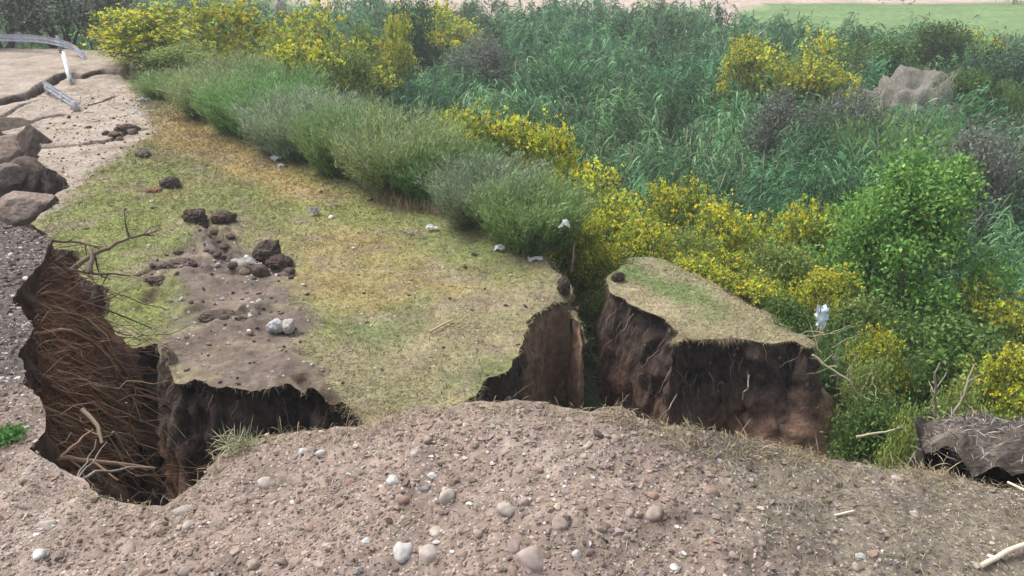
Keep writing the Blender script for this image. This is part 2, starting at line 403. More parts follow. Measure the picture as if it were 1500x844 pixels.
def h_slab(x, y):
    z = 0.10 * fbm(x * .35, y * .35, s=1) + 0.035 * fbm(x * 2.2, y * 2.2, s=5) + 0.012 * fbm(x * 9, y * 9, s=6, o=2)
    d = pdist(GL, x, y); d = np.where(inside(GLR, x, y), 0, d)
    z = z - 0.22 * d * sstep(0, 1.2, d)
    for L_, w in zip(CRD, CRW):
        dd = pdist(L_, x, y) + .06 * fbm(x * 4, y * 4, s=33); z = z - 0.55 * (1 - sstep(w * .3, w * 1.1, dd))
    dd = np.min([pdist(L_, x, y) for L_ in FISD], 0)
    dirt = smask(DIRT, x, y, .3, 1.7, 22)
    z = z + 0.11 * np.maximum(0, fbm(x * 3.2, y * 3.2, s=41)) * (1 - sstep(.15, .8, dd)) * 2 - 0.10 * (1 - sstep(.03, .13, dd))
    z = z + dirt * (0.07 * fbm(x * 1.7, y * 3.1, s=43) + .045 * np.maximum(0, fbm(x * 7, y * 7, s=44)))
    # spur of the broken tip sits lower
    z = z - 0.25 * (1 - sstep(0, .5, pdist([tuple(P(845, 440)[:2]), tuple(P(866, 470)[:2])], x, y)))
    # plates of the broken road stand at different levels
    pl = inside(CR0, x, y); z = z + np.where(pl, 0.12, 0.0)
    return z
CR0 = pxpoly([(-300, 170)] + CR[0][:7] + [(185, 60), (-300, 30)])
def c_wall(x, y, z):
    n = len(x); c = np.tile(A([0.07, 0.052, 0.044]), (n, 1))
    c = lerp(c, A([0.19, 0.105, 0.07]), sstep(.7, 1.9, -z + .5 * fbm(x * 1.3, y * 1.3, s=61)))
    c = lerp(c, A([0.10, 0.075, 0.06]), sstep(0, .6, fbm(x * 6, y * 6, z * 1.2, s=63)) * .6)
    d = np.hypot(x - SPUR[0], y - SPUR[1]); k = (1 - sstep(.7, 1.5, d + .3 * fbm(x * 2, z * 1.5, s=65))) * sstep(.1, .3, -z)
    c = lerp(c, A([0.37, 0.245, 0.17]), k)
    return c
SPUR = P(850, 458)
xs = np.arange(-30, 1.9, 0.05)
ys = [8.0]
while ys[-1] < 46: ys.append(ys[-1] + 0.036 * (ys[-1] / 9) ** 1.25)
ys = np.array(ys)
slab, slab_lip = grid_solid(xs, ys, jag(slab_poly, .06, .13, 3, 1.9), h_slab, -4.6, 34, lambda x, y: 0.13 * (1 - sstep(-.6, .4, x)), lambda x, y: .28 - .16 * sstep(.2, .9, x), c_slab, c_wall, [M_slab, M_wall], 'grassy_terrace', s=5)
tag(slab, kind='structure')

# ---------------- free-standing block
BL_PX = [(912, 398), (898, 408), (897, 426), (914, 436), (940, 452), (975, 472), (998, 488), (978, 506), (1010, 500), (1060, 498), (1120, 496), (1165, 493), (1188, 505),
         (1196, 495), (1170, 480), (1120, 452), (1080, 434), (1020, 404), (960, 380), (925, 378)]
bl_poly = pxpoly(BL_PX)
bc = A(P(1030, 450))
def c_bltop(x, y, z):
    c = np.tile(A([0.30, 0.265, 0.16]), (len(x), 1))
    c = lerp(c, A([0.17, 0.22, 0.085]), sstep(-.25, .35, fbm(x * 1.1, y * 1.1, s=90)) * sstep(.2, .7, pdist([tuple(P(u, v)[:2]) for u, v in ((886, 428), (998, 488), (1188, 500))], x, y)))
    return lerp(c, A([0.34, 0.28, 0.2]), sstep(.1, .6, fbm(x * 3, y * 3, s=91)) * .6)
def h_bl(x, y): return 0.05 * fbm(x * .9, y * .9, s=51) + .025 * fbm(x * 5, y * 5, s=52) - 0.10 * sstep(3, 4.6, x)
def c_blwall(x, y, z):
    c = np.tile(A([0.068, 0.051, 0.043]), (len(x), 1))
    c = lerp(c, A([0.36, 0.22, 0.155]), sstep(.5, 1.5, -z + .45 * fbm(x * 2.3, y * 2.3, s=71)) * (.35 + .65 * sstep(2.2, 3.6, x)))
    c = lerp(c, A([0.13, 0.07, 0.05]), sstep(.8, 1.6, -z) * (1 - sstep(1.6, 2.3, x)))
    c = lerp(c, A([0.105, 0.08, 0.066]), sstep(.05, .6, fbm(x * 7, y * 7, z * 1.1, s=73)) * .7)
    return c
block = empty('earth_block', (bc[0], bc[1], -3)); tag(block, 'tall free-standing block of dark earth with a grassy top, cut off from the terrace', 'earth block')
xs = np.arange(.8, 5.4, 0.032); ys = np.arange(9.3, 14.2, 0.032)
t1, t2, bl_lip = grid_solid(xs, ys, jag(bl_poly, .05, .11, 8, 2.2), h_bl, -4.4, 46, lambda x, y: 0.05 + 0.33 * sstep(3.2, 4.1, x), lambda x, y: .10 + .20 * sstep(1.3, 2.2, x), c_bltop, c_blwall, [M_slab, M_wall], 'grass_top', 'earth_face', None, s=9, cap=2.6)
for t in (t1, t2): t.parent = block; t.matrix_parent_inverse = block.matrix_basis.inverted() if False else t.matrix_parent_inverse; t.location = (-bc[0], -bc[1], 3)

# ---------------- near ground and left bank
def h_near(x, y):
    z = 3.28 - 0.07 * np.maximum(0, y - 3.2) * (x < 0)
    z = z + 0.48 * np.exp(-((x - 0.15) / 1.0) ** 2 - ((y - 3.1) / 1.3) ** 2) + 0.12 * np.exp(-((x - 1.6) / 1.2) ** 2 - ((y - 2.6) / 1.2) ** 2)
    z = z + 0.05 * fbm(x * 1.3, y * 1.3, s=101) + 0.034 * fbm(x * 5, y * 5, s=102) + 0.013 * fbm(x * 15, y * 15, s=103, o=3)
    return z
NEAR_PX = [(-420, 315), (0, 325), (40, 332), (72, 350), (62, 380), (32, 415), (22, 440), (52, 480), (26, 520), (40, 560), (64, 600), (62, 640), (48, 655), (82, 690), (122, 705),
           (142, 733), (200, 741), (245, 744), (290, 706), (322, 665), (345, 650), (400, 637), (470, 632), (530, 628), (580, 610), (620, 596), (700, 590), (790, 590), (835, 602), (860, 607),
           (912, 595), (942, 614), (1000, 625), (1080, 640), (1160, 660), (1200, 672), (1280, 681), (1350, 690), (1420, 703), (1500, 722), (1700, 740)]
near_poly = [tuple(PH(u, v, h_near, 3.3)[:2]) for u, v in NEAR_PX] + [(14, 1.5), (14, -4), (-14, -4), (-14, 7)]
def c_near(x, y, z):
    n = len(x); c = np.tile(A([0.265, 0.207, 0.172]), (n, 1))
    c = lerp(c, A([0.33, 0.275, 0.235]), sstep(.0, .5, fbm(x * 3.1, y * 3.1, s=114)) * .5)
    c = lerp(c, A([0.19, 0.145, 0.12]), sstep(-.1, .5, fbm(x * 1.1, y * 1.1, s=110)) * .7)
    c = lerp(c, A([0.185, 0.162, 0.13]), sstep(.5, 1.3, x + .4 * fbm(x * 2, y * 2, s=111)) * .8)
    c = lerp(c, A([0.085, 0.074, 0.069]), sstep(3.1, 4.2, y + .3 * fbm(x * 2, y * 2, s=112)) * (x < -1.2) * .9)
    c = lerp(c, A([0.13, 0.11, 0.10]), sstep(.2, .5, fbm(x * 2.3, y * 2.3, s=113)) * .35)
    return c
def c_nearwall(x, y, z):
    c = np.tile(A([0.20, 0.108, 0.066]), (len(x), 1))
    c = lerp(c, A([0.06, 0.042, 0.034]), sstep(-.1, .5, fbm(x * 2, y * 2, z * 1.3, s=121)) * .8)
    c = lerp(c, A([0.05, 0.033, 0.026]), sstep(1.5, .6, z) * .9) if False else lerp(c, A([0.045, 0.03, 0.024]), (1 - sstep(1.2, 2.5, z + .5 * fbm(x * 2, y * 2, s=122))) * .95)  # pit shade painted into the wall colour, near black lower down
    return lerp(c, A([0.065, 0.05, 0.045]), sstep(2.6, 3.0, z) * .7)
xs = np.arange(-12, 12, 0.024); xs = grade(-13.5, -4.8, 3.4, 13.5, 0.014, 1.05); ys = grade(-3.9, 1.6, 7.5, 8.4, 0.014, 1.06)
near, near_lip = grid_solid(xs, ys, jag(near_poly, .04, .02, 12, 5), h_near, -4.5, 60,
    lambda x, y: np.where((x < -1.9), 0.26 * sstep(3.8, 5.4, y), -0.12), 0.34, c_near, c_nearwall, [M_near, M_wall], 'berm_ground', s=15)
tag(near, kind='structure')

# ---------------- pebbles and dry litter on the near ground
def ico(sub=1):
    import bmesh
    bm = bmesh.new(); bmesh.ops.create_icosphere(bm, subdivisions=sub, radius=1.0)
    v = A([list(x.co) for x in bm.verts]); f = A([[y.index for y in x.verts] for x in bm.faces]); bm.free(); return v, f
IV, IF = ico(1)
def pebbles(g, p, size, col, mat=0, flat=.65):
    n = len(p); k = len(IV)
    R = rng.normal(size=(n, 3, 3)); Q, _ = np.linalg.qr(R)
    sc = size[:, None] * (1 + .35 * rng.normal(size=(n, 3))).clip(.45, 1.7)
    V = IV[None] * sc[:, None] * (1 + .24 * rng.normal(size=(n, k, 1)))
    V = np.einsum('nij,nkj->nki', Q, V); V[..., 2] *= flat; V += p[:, None]
    g.add(V.reshape(-1, 3), (IF[None] + (np.arange(n) * k)[:, None, None]).reshape(-1, 3), np.repeat(col, k, 0), mat)
NP = A(near_poly)
def scatter_near(n, x0, x1, y0, y1, shrink=True):
    x = rng.uniform(x0, x1, n); y = rng.uniform(y0, y1, n); m = inside(near_poly, x, y); x, y = x[m], y[m]
    return x, y, h_near(x, y)
def stonecol(n):
    a = vary((0.36, 0.30, 0.265), n, .25, .06); b_ = vary((0.55, 0.52, 0.5), n, .12, .03); c_ = vary((0.21, 0.16, 0.135), n, .25, .05)
    t = rng.random(n); return np.where((t < .12)[:, None], b_, np.where((t < .6)[:, None], a, c_))
g = Geo()
def seen(x, y, z, m=120):
    b = z - CAMZ; f = y * CP - b * SP; u = 750 + F * x / f; v = 422 - F * (y * SP + b * CP) / f
    return (u > -m) & (u < 1500 + m) & (v < 844 + m)
x, y, z = scatter_near(330000, -4.8, 3.6, 1.5, 7.2); kk = seen(x, y, z) & (rng.random(len(x)) < (2.6 / np.maximum(y, 2.6)) ** 2); x, y, z = x[kk], y[kk], z[kk]
dens = .35 + .65 * sstep(1.6, .4, x); kk = rng.random(len(x)) < dens; x, y, z = x[kk], y[kk], z[kk]
sz = np.exp(rng.normal(math.log(.0036), .55, len(x))).clip(.0016, .016) * np.maximum(1, y / 3.2)
cc = c_near(x, y, z) * (1 + .3 * rng.normal(size=(len(x), 1))).clip(.4, 2); kk = (rng.random(len(x)) < .30)[:, None]; cc = np.where(kk, stonecol(len(x)) * .95, cc)
pebbles(g, np.stack([x, y, z + sz * .1], 1), sz, cc)
x, y, z = scatter_near(2400, -4.8, 3.6, 1.5, 7.2); kk = rng.random(len(x)) < (.3 + .7 * sstep(1.2, .2, x)); x, y, z = x[kk], y[kk], z[kk]
sz = np.exp(rng.normal(math.log(.011), .3, len(x))).clip(.006, .02)
pebbles(g, np.stack([x, y, z], 1), sz, stonecol(len(x)) * .85)
o = g.build('gravel', M_stone, smooth=False); tag(o, 'fine grey and tan gravel strewn over the brown near ground', 'gravel', kind='stuff')
g = Geo()
x, y, z = scatter_near(120000, -2.6, 3.6, 1.6, 4.2)
w = .12 + .88 * sstep(.2, 1.3, x + .5 * fbm(x * 1.7, y * 1.7, s=131)) + .5 * (1 - sstep(.05, .25, pdist([tuple(p) for p in near_poly[18:40]], x, y)))
w = np.where(x < -1.0, .15, w); kk = rng.random(len(x)) < w * .9; x, y, z = x[kk], y[kk], z[kk]; n = len(x)
d = rdir(n); d[:, 2] = np.abs(d[:, 2]) * .35
C_ = vary((0.36, 0.31, 0.20), n, .3, .06); t = rng.random(n)[:, None]; C_ = np.where(t < .2, vary((.14, .11, .085), n), np.where(t < .27, vary((.2, .25, .10), n), C_))
strips(g, np.stack([x, y, z + .002], 1), d, rng.uniform(.012, .06, n), rng.uniform(.0012, .0035, n), rng.uniform(0, .5, n), C_, 2)
# fringe of upright dry tufts along the rim
bx, by, bz, bn = near_lip
m = (by > 1.8) & (by < 4.2) & (bx > -1.9) & (bx < 3.6); ii = np.nonzero(m)[0]
for rep, (num, ln) in enumerate(((5200, .05), (2200, .11))):
    pick = rng.choice(ii, num); w = .25 + .75 * sstep(-.1, .8, vn(bx[pick] * 5, by[pick] * 5, s=7) + .7 * sstep(.1, .6, bx[pick])); pick = pick[rng.random(num) < w]; n = len(pick)
    p = np.stack([bx[pick] - bn[pick, 0] * rng.uniform(-.01, .12, n), by[pick] - bn[pick, 1] * rng.uniform(-.01, .12, n), np.zeros(n)], 1); p[:, 2] = h_near(p[:, 0], p[:, 1])
    d = rdir(n); d[:, 2] = np.abs(d[:, 2]) + .25; d[:, 0] += bn[pick, 0] * .5; d[:, 1] += bn[pick, 1] * .5
    strips(g, p, d, ln * rng.uniform(.4, 1.4, n), rng.uniform(.0012, .003, n), rng.uniform(.2, .9, n), vary((.38, .32, .2), n, .25, .05), 3)
o = g.build('dry_grass_litter', M_straw); tag(o, 'straw coloured dead grass and twigs strewn on the near rim', 'dry grass', kind='stuff')

# ---------------- grass on the terrace and block
def grass_on(name, poly, n, bbox, hf, cf, ln, wd, label, lip=None, nl=0, boost=1.12, excl=None):
    g = Geo(); x = rng.uniform(bbox[0], bbox[1], n); y = bbox[2] + (bbox[3] - bbox[2]) * rng.random(n) ** 1.25
    m = inside(poly, x, y); x, y = x[m], y[m]; z = hf(x, y); c = cf(x, y, z)
    cov = sstep(.25, .55, 1 - np.abs(c[:, 0] - c[:, 2] - .14) / .2) if excl is None else excl(x, y)
    kk = rng.random(len(x)) < cov * (.55 + .45 * sstep(-.4, .3, fbm(x * 1.8, y * 1.8, s=140))); x, y, z, c = x[kk], y[kk], z[kk], c[kk]; n = len(x)
    k = np.maximum(1, y / 12)
    d = rdir(n); d[:, 2] = np.abs(d[:, 2]) * .8 + .2
    strips(g, np.stack([x, y, z], 1), d, ln * k * rng.uniform(.4, 1.5, n), wd * k * rng.uniform(.6, 1.3, n), rng.uniform(.1, .8, n), np.clip(c * boost * (1 + .3 * rng.normal(size=(n, 1))) * (1 + .07 * rng.normal(size=(n, 3))), .01, .8), 2)
    if lip is not None:
        bx, by, bz, bn = lip; pick = rng.integers(0, len(bx), nl); n = len(pick); bb = bn[pick]
        p = np.stack([bx[pick] - bb[:, 0] * rng.uniform(-.02, .1, n), by[pick] - bb[:, 1] * rng.uniform(-.02, .1, n), bz[pick]], 1)
        d = rdir(n); d[:, 2] = np.abs(d[:, 2]) * .6; d[:, 0] += bb[:, 0] * .9; d[:, 1] += bb[:, 1] * .9
        strips(g, p, d, rng.uniform(.03, .16, n) * (vn(bx[pick] * 4, by[pick] * 4, s=3) * .7 + .6).clip(.15, 1.2), rng.uniform(.003, .007, n), rng.uniform(.3, 1.2, n), vary((.28, .235, .14), n, .3, .06), 3)
    o = g.build(name, M_straw); tag(o, label, 'grass', kind='stuff'); return o
def cov_slab(x, y):
    dirt = smask(DIRT, x, y, .3, 1.7, 22); gr = smask(GRAV, x, y, .3, 1.7, 36)
    return 1 - .95 * np.maximum(dirt, gr)
grass_on('grass', slab_poly, 420000, (-16, 1.8, 8.3, 29), h_slab, c_slab, .07, .009, 'short yellow and green grass growing over the sunken terrace', slab_lip, 9000, excl=cov_slab)
grass_on('grass', bl_poly, 60000, (.8, 5.2, 9.6, 14), h_bl, c_bltop, .065, .008, 'short pale grass growing on top of the free-standing earth block', bl_lip, 6000, excl=lambda x, y: .9 + 0 * x, boost=1.15)

# ------------------------------------------------------------------ plants: unit meshes (height 1, radius .5)
def crown_points(n, lumps, r, zlo=.3, zc=.45):
    """points near the surfaces of random lumps inside a unit shrub"""
    L = []
    for i in range(lumps):
        a = r.uniform(0, 2 * np.pi); z = r.uniform(zlo, .92); rr = .36 * math.sqrt(max(.05, 1 - ((z - zc) / .6) ** 2)) * math.sqrt(r.random())
        L.append((rr * math.cos(a), rr * math.sin(a), z * .92, r.uniform(.10, .2) if lumps < 60 else r.uniform(.05, .15)))
    if lumps >= 60: L = [(x_ * (.55 + .5 * r.random()) + .06 * (z_ - .3), y_ * (.55 + .5 * r.random()), z_, q_) for x_, y_, z_, q_ in L]
    L = A(L); k = r.integers(0, lumps, n); q = L[k]
    d = rdir(n, r); d[:, 2] *= .8; rad = q[:, 3] * r.random(n) ** .33 * (1 + .25 * r.normal(size=n))
    p = q[:, :3] + d * rad[:, None]; p[:, 2] = np.abs(p[:, 2]); return p, (p[:, 2] - q[:, 2]) / q[:, 3], L
def make_stems(r, ends, col, rad=.012, seed=0):
    g = Geo()
    for i, e in enumerate(ends):
        b_ = A([e[0] * .12, e[1] * .12, -.06]); tube(g, wig(b_, A(e[:3]), 7, .12, seed * 7 + i, -.03), np.linspace(rad, rad * .25, 7), A(col), 5)
    return g
def m_flower_shrub(seed, n=8500, yl=.44):
    r = np.random.default_rng(seed); p, rel, L = crown_points(n, 30, r, .2, .42); p = p + r.normal(size=p.shape) * .03; p[:, 2] = np.abs(p[:, 2])
    g = Geo(); leaves(g, p, r.uniform(.018, .045, n), vary((.19, .26, .06), n, .35, .12, r), .45, r=r)
    q = int(n * .25); d = rdir(q, r); d[:, 2] = np.abs(d[:, 2]) + .4
    strips(g, p[:q] * .97, d, r.uniform(.04, .10, q), .004, .2, vary((.22, .24, .11), q, .3, .08, r), 1, r=r)
    f = Geo(); top = np.nonzero((p[:, 2] > .40 + .2 * vn(p[:, 0] * 7, p[:, 1] * 7, s=seed)) & (rel > -.1))[0]
    k = r.choice(top, min(len(top), int(n * yl * .35))); cc = p[k] + r.normal(size=(len(k), 3)) * .01
    m = 5; pp = np.repeat(cc, m, 0) + r.normal(size=(len(k) * m, 3)) * .011
    cy = vary((.74, .66, .05), len(k), .2, .07, r); mix = r.random(len(k))[:, None]; cy = np.where(mix < .4, vary((.50, .58, .08), len(k), .2, .08, r), cy)
    leaves(f, pp, np.repeat(r.uniform(.014, .030, len(k)), m), np.repeat(cy, m, 0), .8, r=r)
    return g, f, make_stems(r, L[:9], (.13, .10, .075), .010, seed)
def m_feather_shrub(seed, n=900, col=(.20, .255, .15)):
    r = np.random.default_rng(seed); g = Geo()
    a = r.uniform(0, 2 * np.pi, n); lean = .55 * np.sqrt(r.random(n)); base = np.stack([np.cos(a) * .26 * r.random(n), np.sin(a) * .26 * r.random(n), np.full(n, -.03)], 1)
    d = norm(np.stack([np.cos(a) * lean, np.sin(a) * lean, np.ones(n)], 1)); Ln = r.uniform(.35, 1.02, n) * (1 - .25 * lean)
    strips(g, base, d, Ln, .006, .12, vary(A(col) * .8, n, .25, .08, r), 4, r=r)
    m = 34; t = r.uniform(.04, 1.0, (n, m)) ** .85; p = base[:, None] + d[:, None] * (Ln[:, None] * t)[..., None]; p[..., 2] -= .12 * Ln[:, None] * t ** 2
    p = p.reshape(-1, 3) + r.normal(size=(n * m, 3)) * .022; p[:, 2] = np.maximum(p[:, 2], .0)
    dd = rdir(n * m, r) * .7 + np.repeat(d, m, 0); dd[:, 2] += .2
    strips(g, p, dd, r.uniform(.03, .085, n * m), .0085, .2, vary(col, n * m, .3, .09, r), 1, r=r)
    return g
def m_leafy(seed, n=9000, col=(.09, .17, .04), hi=(.16, .26, .06), size=(.02, .045), lumps=34, asp=.5, tr=(.12, .1, .08), strad=.016, zlo=.3, zc=.45):
    r = np.random.default_rng(seed); p, rel, L = crown_points(n, lumps, r, zlo, zc)
    c = vary(col, n, .3, .08, r); k = (r.random(n) < .35)[:, None]; c = np.where(k, vary(hi, n, .2, .06, r), c)
    g = Geo(); leaves(g, p, r.uniform(size[0], size[1], n), c, asp, r=r); return g, make_stems(r, L[:12], tr, strad, seed)
plants = []
def copy_tree(o, parent=None):
    c = o.copy(); COL.objects.link(c); c.parent = parent
    for ch in o.children:
        copy_tree(ch, c)
    return c
PROTO = {}
def proto(kind, var):
    key = (kind, var)
    if kind == 'flower':
        g, f, s = m_flower_shrub(200 + var); parts = [('foliage', g, M_leaf), ('flowers', f, M_flower), ('stems', s, M_twig)]
    elif kind == 'feather': parts = [('foliage', m_feather_shrub(300 + var, 900, ((.24, .35, .13), (.31, .38, .17), (.19, .33, .115), (.27, .34, .21))[var]), M_leaf)]
    elif kind == 'green': g, s = m_leafy(400 + var); parts = [('foliage', g, M_leaf), ('stems', s, M_twig)]
    elif kind == 'dull': g, s = m_leafy(500 + var, 7000, (.15, .18, .13), (.225, .23, .195), (.018, .04)); parts = [('foliage', g, M_leaf), ('stems', s, M_twig)]
    elif kind == 'dark': g, s = m_leafy(600 + var, 8000, (.05, .12, .055), (.09, .17, .07)); parts = [('foliage', g, M_leaf), ('stems', s, M_twig)]
    elif kind == 'lime': g, s = m_leafy(800 + var, 8000, (.20, .28, .075), (.33, .37, .10), (.018, .045)); parts = [('foliage', g, M_leaf), ('stems', s, M_twig)]
    elif kind == 'tree':
        g, s = m_leafy(700 + var, 42000, (.13, .28, .06), (.25, .42, .095), (.010, .024), 75, .55, (.13, .11, .08), .011, .10, .36)
        parts = [('crown', g, M_leaf), ('trunk', s, M_twig)]
    return parts
def plant(kind, var, name, u, vtop, D, width, label, cat='shrub', group=None, base=None, minh=.9, rz=None):
    top = PD(u, vtop, D); x, y = top[0], top[1]
    zb = float(base) if base is not None else (float(h_valley(A([x]), A([y]))[0]))
    if inside(slab_poly, A([x]), A([y]))[0]: zb = float(h_slab(A([x]), A([y]))[0])
    h = max(minh, top[2] - zb)
    key = (kind, var)
    r_ = empty(name, (x, y, zb), (rz if rz is not None else random.uniform(0, 6.28)), (width, width * random.uniform(.9, 1.1), h)) if key not in PROTO else None
    if r_ is not None:
        for (pn, g, m) in proto(kind, var): g.build(pn, m, r_, smooth=False)
        PROTO[key] = r_
    else:
        r_ = copy_tree(PROTO[key]); r_.name = name; r_.location = (x, y, zb); r_.rotation_euler = (0, 0, random.uniform(0, 6.28)); r_.scale = (width, width * random.uniform(.9, 1.1), h)
    tag(r_, label, cat, group); plants.append((label, h)); return r_

YG = 'yellow flowering shrubs on the slope'
Y = [(203, 2, 33, 4.6, 'big yellow flowering shrub right behind the end of the guardrail'),
     (325, -8, 37, 6.0, 'wide yellow flowering shrub at the top edge, right of the one by the guardrail'),
     (465, -14, 40, 6.4, 'large yellow-green flowering shrub at the top edge beside the pale post-like stone'),
     (425, 48, 31, 3.6, 'dull yellow flowering shrub below the large one at the top edge, beside the reeds'),
     (457, 108, 27, 1.5, 'small deep yellow shrub poking up from the feathery grey-green shrubs'),
     (580, 12, 43, 2.2, 'small narrow yellow bush standing alone at the upper edge of the reed bed'),
     (655, -8, 56, 5, 'pale yellow-green bush at the top edge right of the dark green bush'),
     (650, 152, 23, 2.2, 'yellow shrub at the left end of the bright flowering row before the reeds'),
     (735, 145, 21, 2.6, 'tallest bright yellow shrub behind the feathery grey bushes, before the reeds'),
     (812, 172, 20, 2.0, 'yellow shrub at the right end of the upper flowering row'),
     (868, 232, 17, 2.6, 'dense bright yellow shrub above the gap between terrace and earth block'),
     (945, 312, 15.2, 1.9, 'yellow shrub directly behind the left corner of the free-standing earth block'),
     (990, 252, 19.5, 2.0, 'yellow-green shrub in the lower row, left end, against the dark reeds'),
     (1055, 290, 18, 2.2, 'orange tinted yellow shrub in the middle of the lower row, against the reeds'),
     (1115, 308, 17, 1.9, 'yellow shrub right of the orange tinted one, in the lower row'),
     (1205, 284, 17.5, 2.4, 'olive and yellow shrub touching the left side of the bright green tree'),
     (1105, 392, 13.4, 1.7, 'low yellow shrub just behind the grassy top of the earth block'),
     (1215, 386, 13, 1.7, 'sparse yellow shrub above the hanging white plastic bag'),
     (1185, 32, 40, 5.0, 'largest round yellow shrub standing far off in the reeds left of the dirt mound'),
     (1100, 45, 41, 3.2, 'smaller yellow bush joined to the left of the largest round one in the reeds'),
     (1478, 412, 13.5, 2.0, 'yellow shrub to the right of the bright green tree at the picture edge'),
     (1296, 476, 11, 1.0, 'small bright yellow bush at the foot of the bright green tree'),
     (1445, 36, 50, 3.4, 'distant yellow-green bush beyond the dirt mound near the green field'),
     (1035, 372, 14, 1.6, 'low green and yellow shrub behind the back edge of the earth block'),
     (850, 300, 15.0, 1.5, 'yellow shrub in front of the dense bright one, next to a dark bare twig'),
     (1500, 500, 10, 1.5, 'green and yellow bush at the right picture edge above the broken clod')]
for i, (u, v, D, w, lb) in enumerate(Y): plant('flower', i % 4, 'flowering_shrub', u, v, D, w * 1.2, lb, group=YG)
FG = 'feathery grey-green shrubs along the terrace edge'
Fe = [(250, 92, 27.5, 2.6, 'feathery green shrub nearest the guardrail, at the upper end of the terrace edge'),
      (305, 82, 24.5, 2.8, 'feathery shrub beside the orange dry grass patch'),
      (362, 84, 22.5, 3.0, 'broad feathery shrub above the largest heap of white litter'),
      (430, 102, 20.5, 3.0, 'feathery green shrub just right of the largest heap of white litter'),
      (500, 122, 18.8, 2.6, 'feathery shrub between the litter heap and the darker rounded shrub'),
      (580, 134, 17.4, 2.9, 'darkest rounded feathery shrub overhanging the dry stalks on the terrace'),
      (655, 178, 16.6, 2.4, 'small feathery shrub right of the darkest rounded one'),
      (715, 205, 15.2, 2.3, 'pale grey feathery shrub with bare stems showing in front'),
      (780, 232, 14.0, 2.2, 'silvery feathery shrub with a scrap of white litter caught in its right side'),
      (330, 52, 27.5, 3.2, 'feathery shrub in the back row below the wide yellow one'),
      (400, 62, 25.5, 3.0, 'feathery shrub in the back row, left of the small deep yellow shrub'),
      (510, 95, 23, 2.8, 'feathery shrub in the back row, right of the small deep yellow shrub'),
      (590, 118, 21, 2.6, 'feathery shrub in the back row touching the left end of the bright yellow row'),
      (1330, 120, 30, 5.0, 'wide pale green feathery bush growing in front of the dirt mound'),
      (1300, 470, 11.2, 1.3, 'feathery green bush against the right side of the earth block'),
      (1238, 448, 11.5, 1.1, 'thin feathery bush under the hanging white bag')]
for i, (u, v, D, w, lb) in enumerate(Fe): plant('feather', i % 4 if i < 13 else 2, 'feathery_shrub', u, v, D, w, lb, group=FG if i < 13 else None)
plant('tree', 0, 'leafy_tree', 1366, 188, 15, 5.6, 'bright green leafy tree, the largest plant at the right of the slope', 'tree')
GGs = [(1285, 430, 12, 2.2, 'green bush filling the space under the left side of the bright tree'),
       (1405, 458, 11.2, 2.8, 'green bush behind the two upright dead branches'),
       (1312, 570, 8.4, 1.4, 'deep green bush in the notch between earth block and broken clod'),
       (1425, 92, 37, 3.6, 'bright green bush at the right side of the dirt mound'),
       (1480, 105, 36, 2.2, 'small bright green bush right of the dirt mound at the picture edge'),
       (1385, 25, 50, 5.5, 'fresh green bush beyond the dirt mound, below the green field'),
       (1290, 40, 47, 6.0, 'dull green rounded bush behind the dirt mound, left side'),
       (1150, 430, 12, 1.6, 'low green bush behind the right end of the earth block')]
for i, (u, v, D, w, lb) in enumerate(GGs): plant('green', i % 2, 'green_bush', u, v, D, w, lb)
Li = [(262, 62, 31, 3.4, 'yellow-green bush between the guardrail shrub and the wide yellow one'), (385, 42, 35, 3.6, 'yellow-green bush between the two largest yellow shrubs of the top edge'),
      (505, 62, 32, 3.4, 'yellow-green bush at the near corner of the reed bed'), (530, 20, 41, 3.6, 'yellow-green bush left of the narrow yellow bush at the top'), (345, 84, 29, 3.0, 'light green bush rising behind the back row of feathery shrubs'),
      (455, 150, 24.5, 1.8, 'light green bush under the small deep yellow shrub'), (925, 388, 13.6, 1.3, 'low light green bush touching the back left of the earth block'), (1010, 330, 16, 1.9, 'light green bush between the two yellow rows behind the earth block'),
      (1150, 352, 14.6, 2.0, 'light green bush between the olive shrub and the low yellow one'), (1255, 420, 12.2, 1.5, 'light green bush right of the hanging white bag'), (1285, 520, 9.8, 1.0, 'light green bush hugging the right flank of the earth block'),
      (1440, 545, 8.6, 1.6, 'light green bush behind the broken lump at the right'), (1345, 590, 7.6, 1.0, 'low light green bush left of the two upright dead branches'),
      (880, 418, 13.6, 1.1, 'light green bush seen through the gap between terrace tip and earth block'), (850, 372, 15.5, 1.6, 'light green bush right behind the broken tip of the terrace')]
for i, (u, v, D, w, lb) in enumerate(Li): plant('lime', i % 2, 'light_green_bush', u, v, D, w, lb)
Du = [(1160, 125, 32, 4.0, 'grey-purple bush below the largest round yellow shrub'), (1250, 118, 32, 4.0, 'grey-purple bush between the largest yellow shrub and the dirt mound'),
      (1430, 170, 24, 4.2, 'grey leafy bush above the right shoulder of the bright green tree'), (1500, 165, 25, 4.0, 'grey-brown bush at the right picture edge above the tree'),
      (60, -75, 40, 6.5, 'brownish grey bush behind the guardrail at the left'), (135, -45, 41, 4.5, 'grey bush behind the bent end of the guardrail'), (-30, -60, 39, 6, 'dull bush behind the guardrail at the picture corner'),
      (700, 40, 46, 5, 'pale grey patch of bush in the upper reeds')]
for i, (u, v, D, w, lb) in enumerate(Du): plant('dull', i % 2, 'grey_bush', u, v, D, w, lb, base=(-.4 if i in (4, 5, 6) else None))
Dk = [(605, -15, 52, 4.0, 'dark green bush at the top edge between two yellow ones'), (1230, 235, 21, 2.4, 'dark green bush left of the bright tree top'), (1480, 60, 42, 6.0, 'dark blue-green rounded bush right of the dirt mound')]
for i, (u, v, D, w, lb) in enumerate(Dk): plant('dark', 0, 'dark_bush', u, v, D, w, lb)

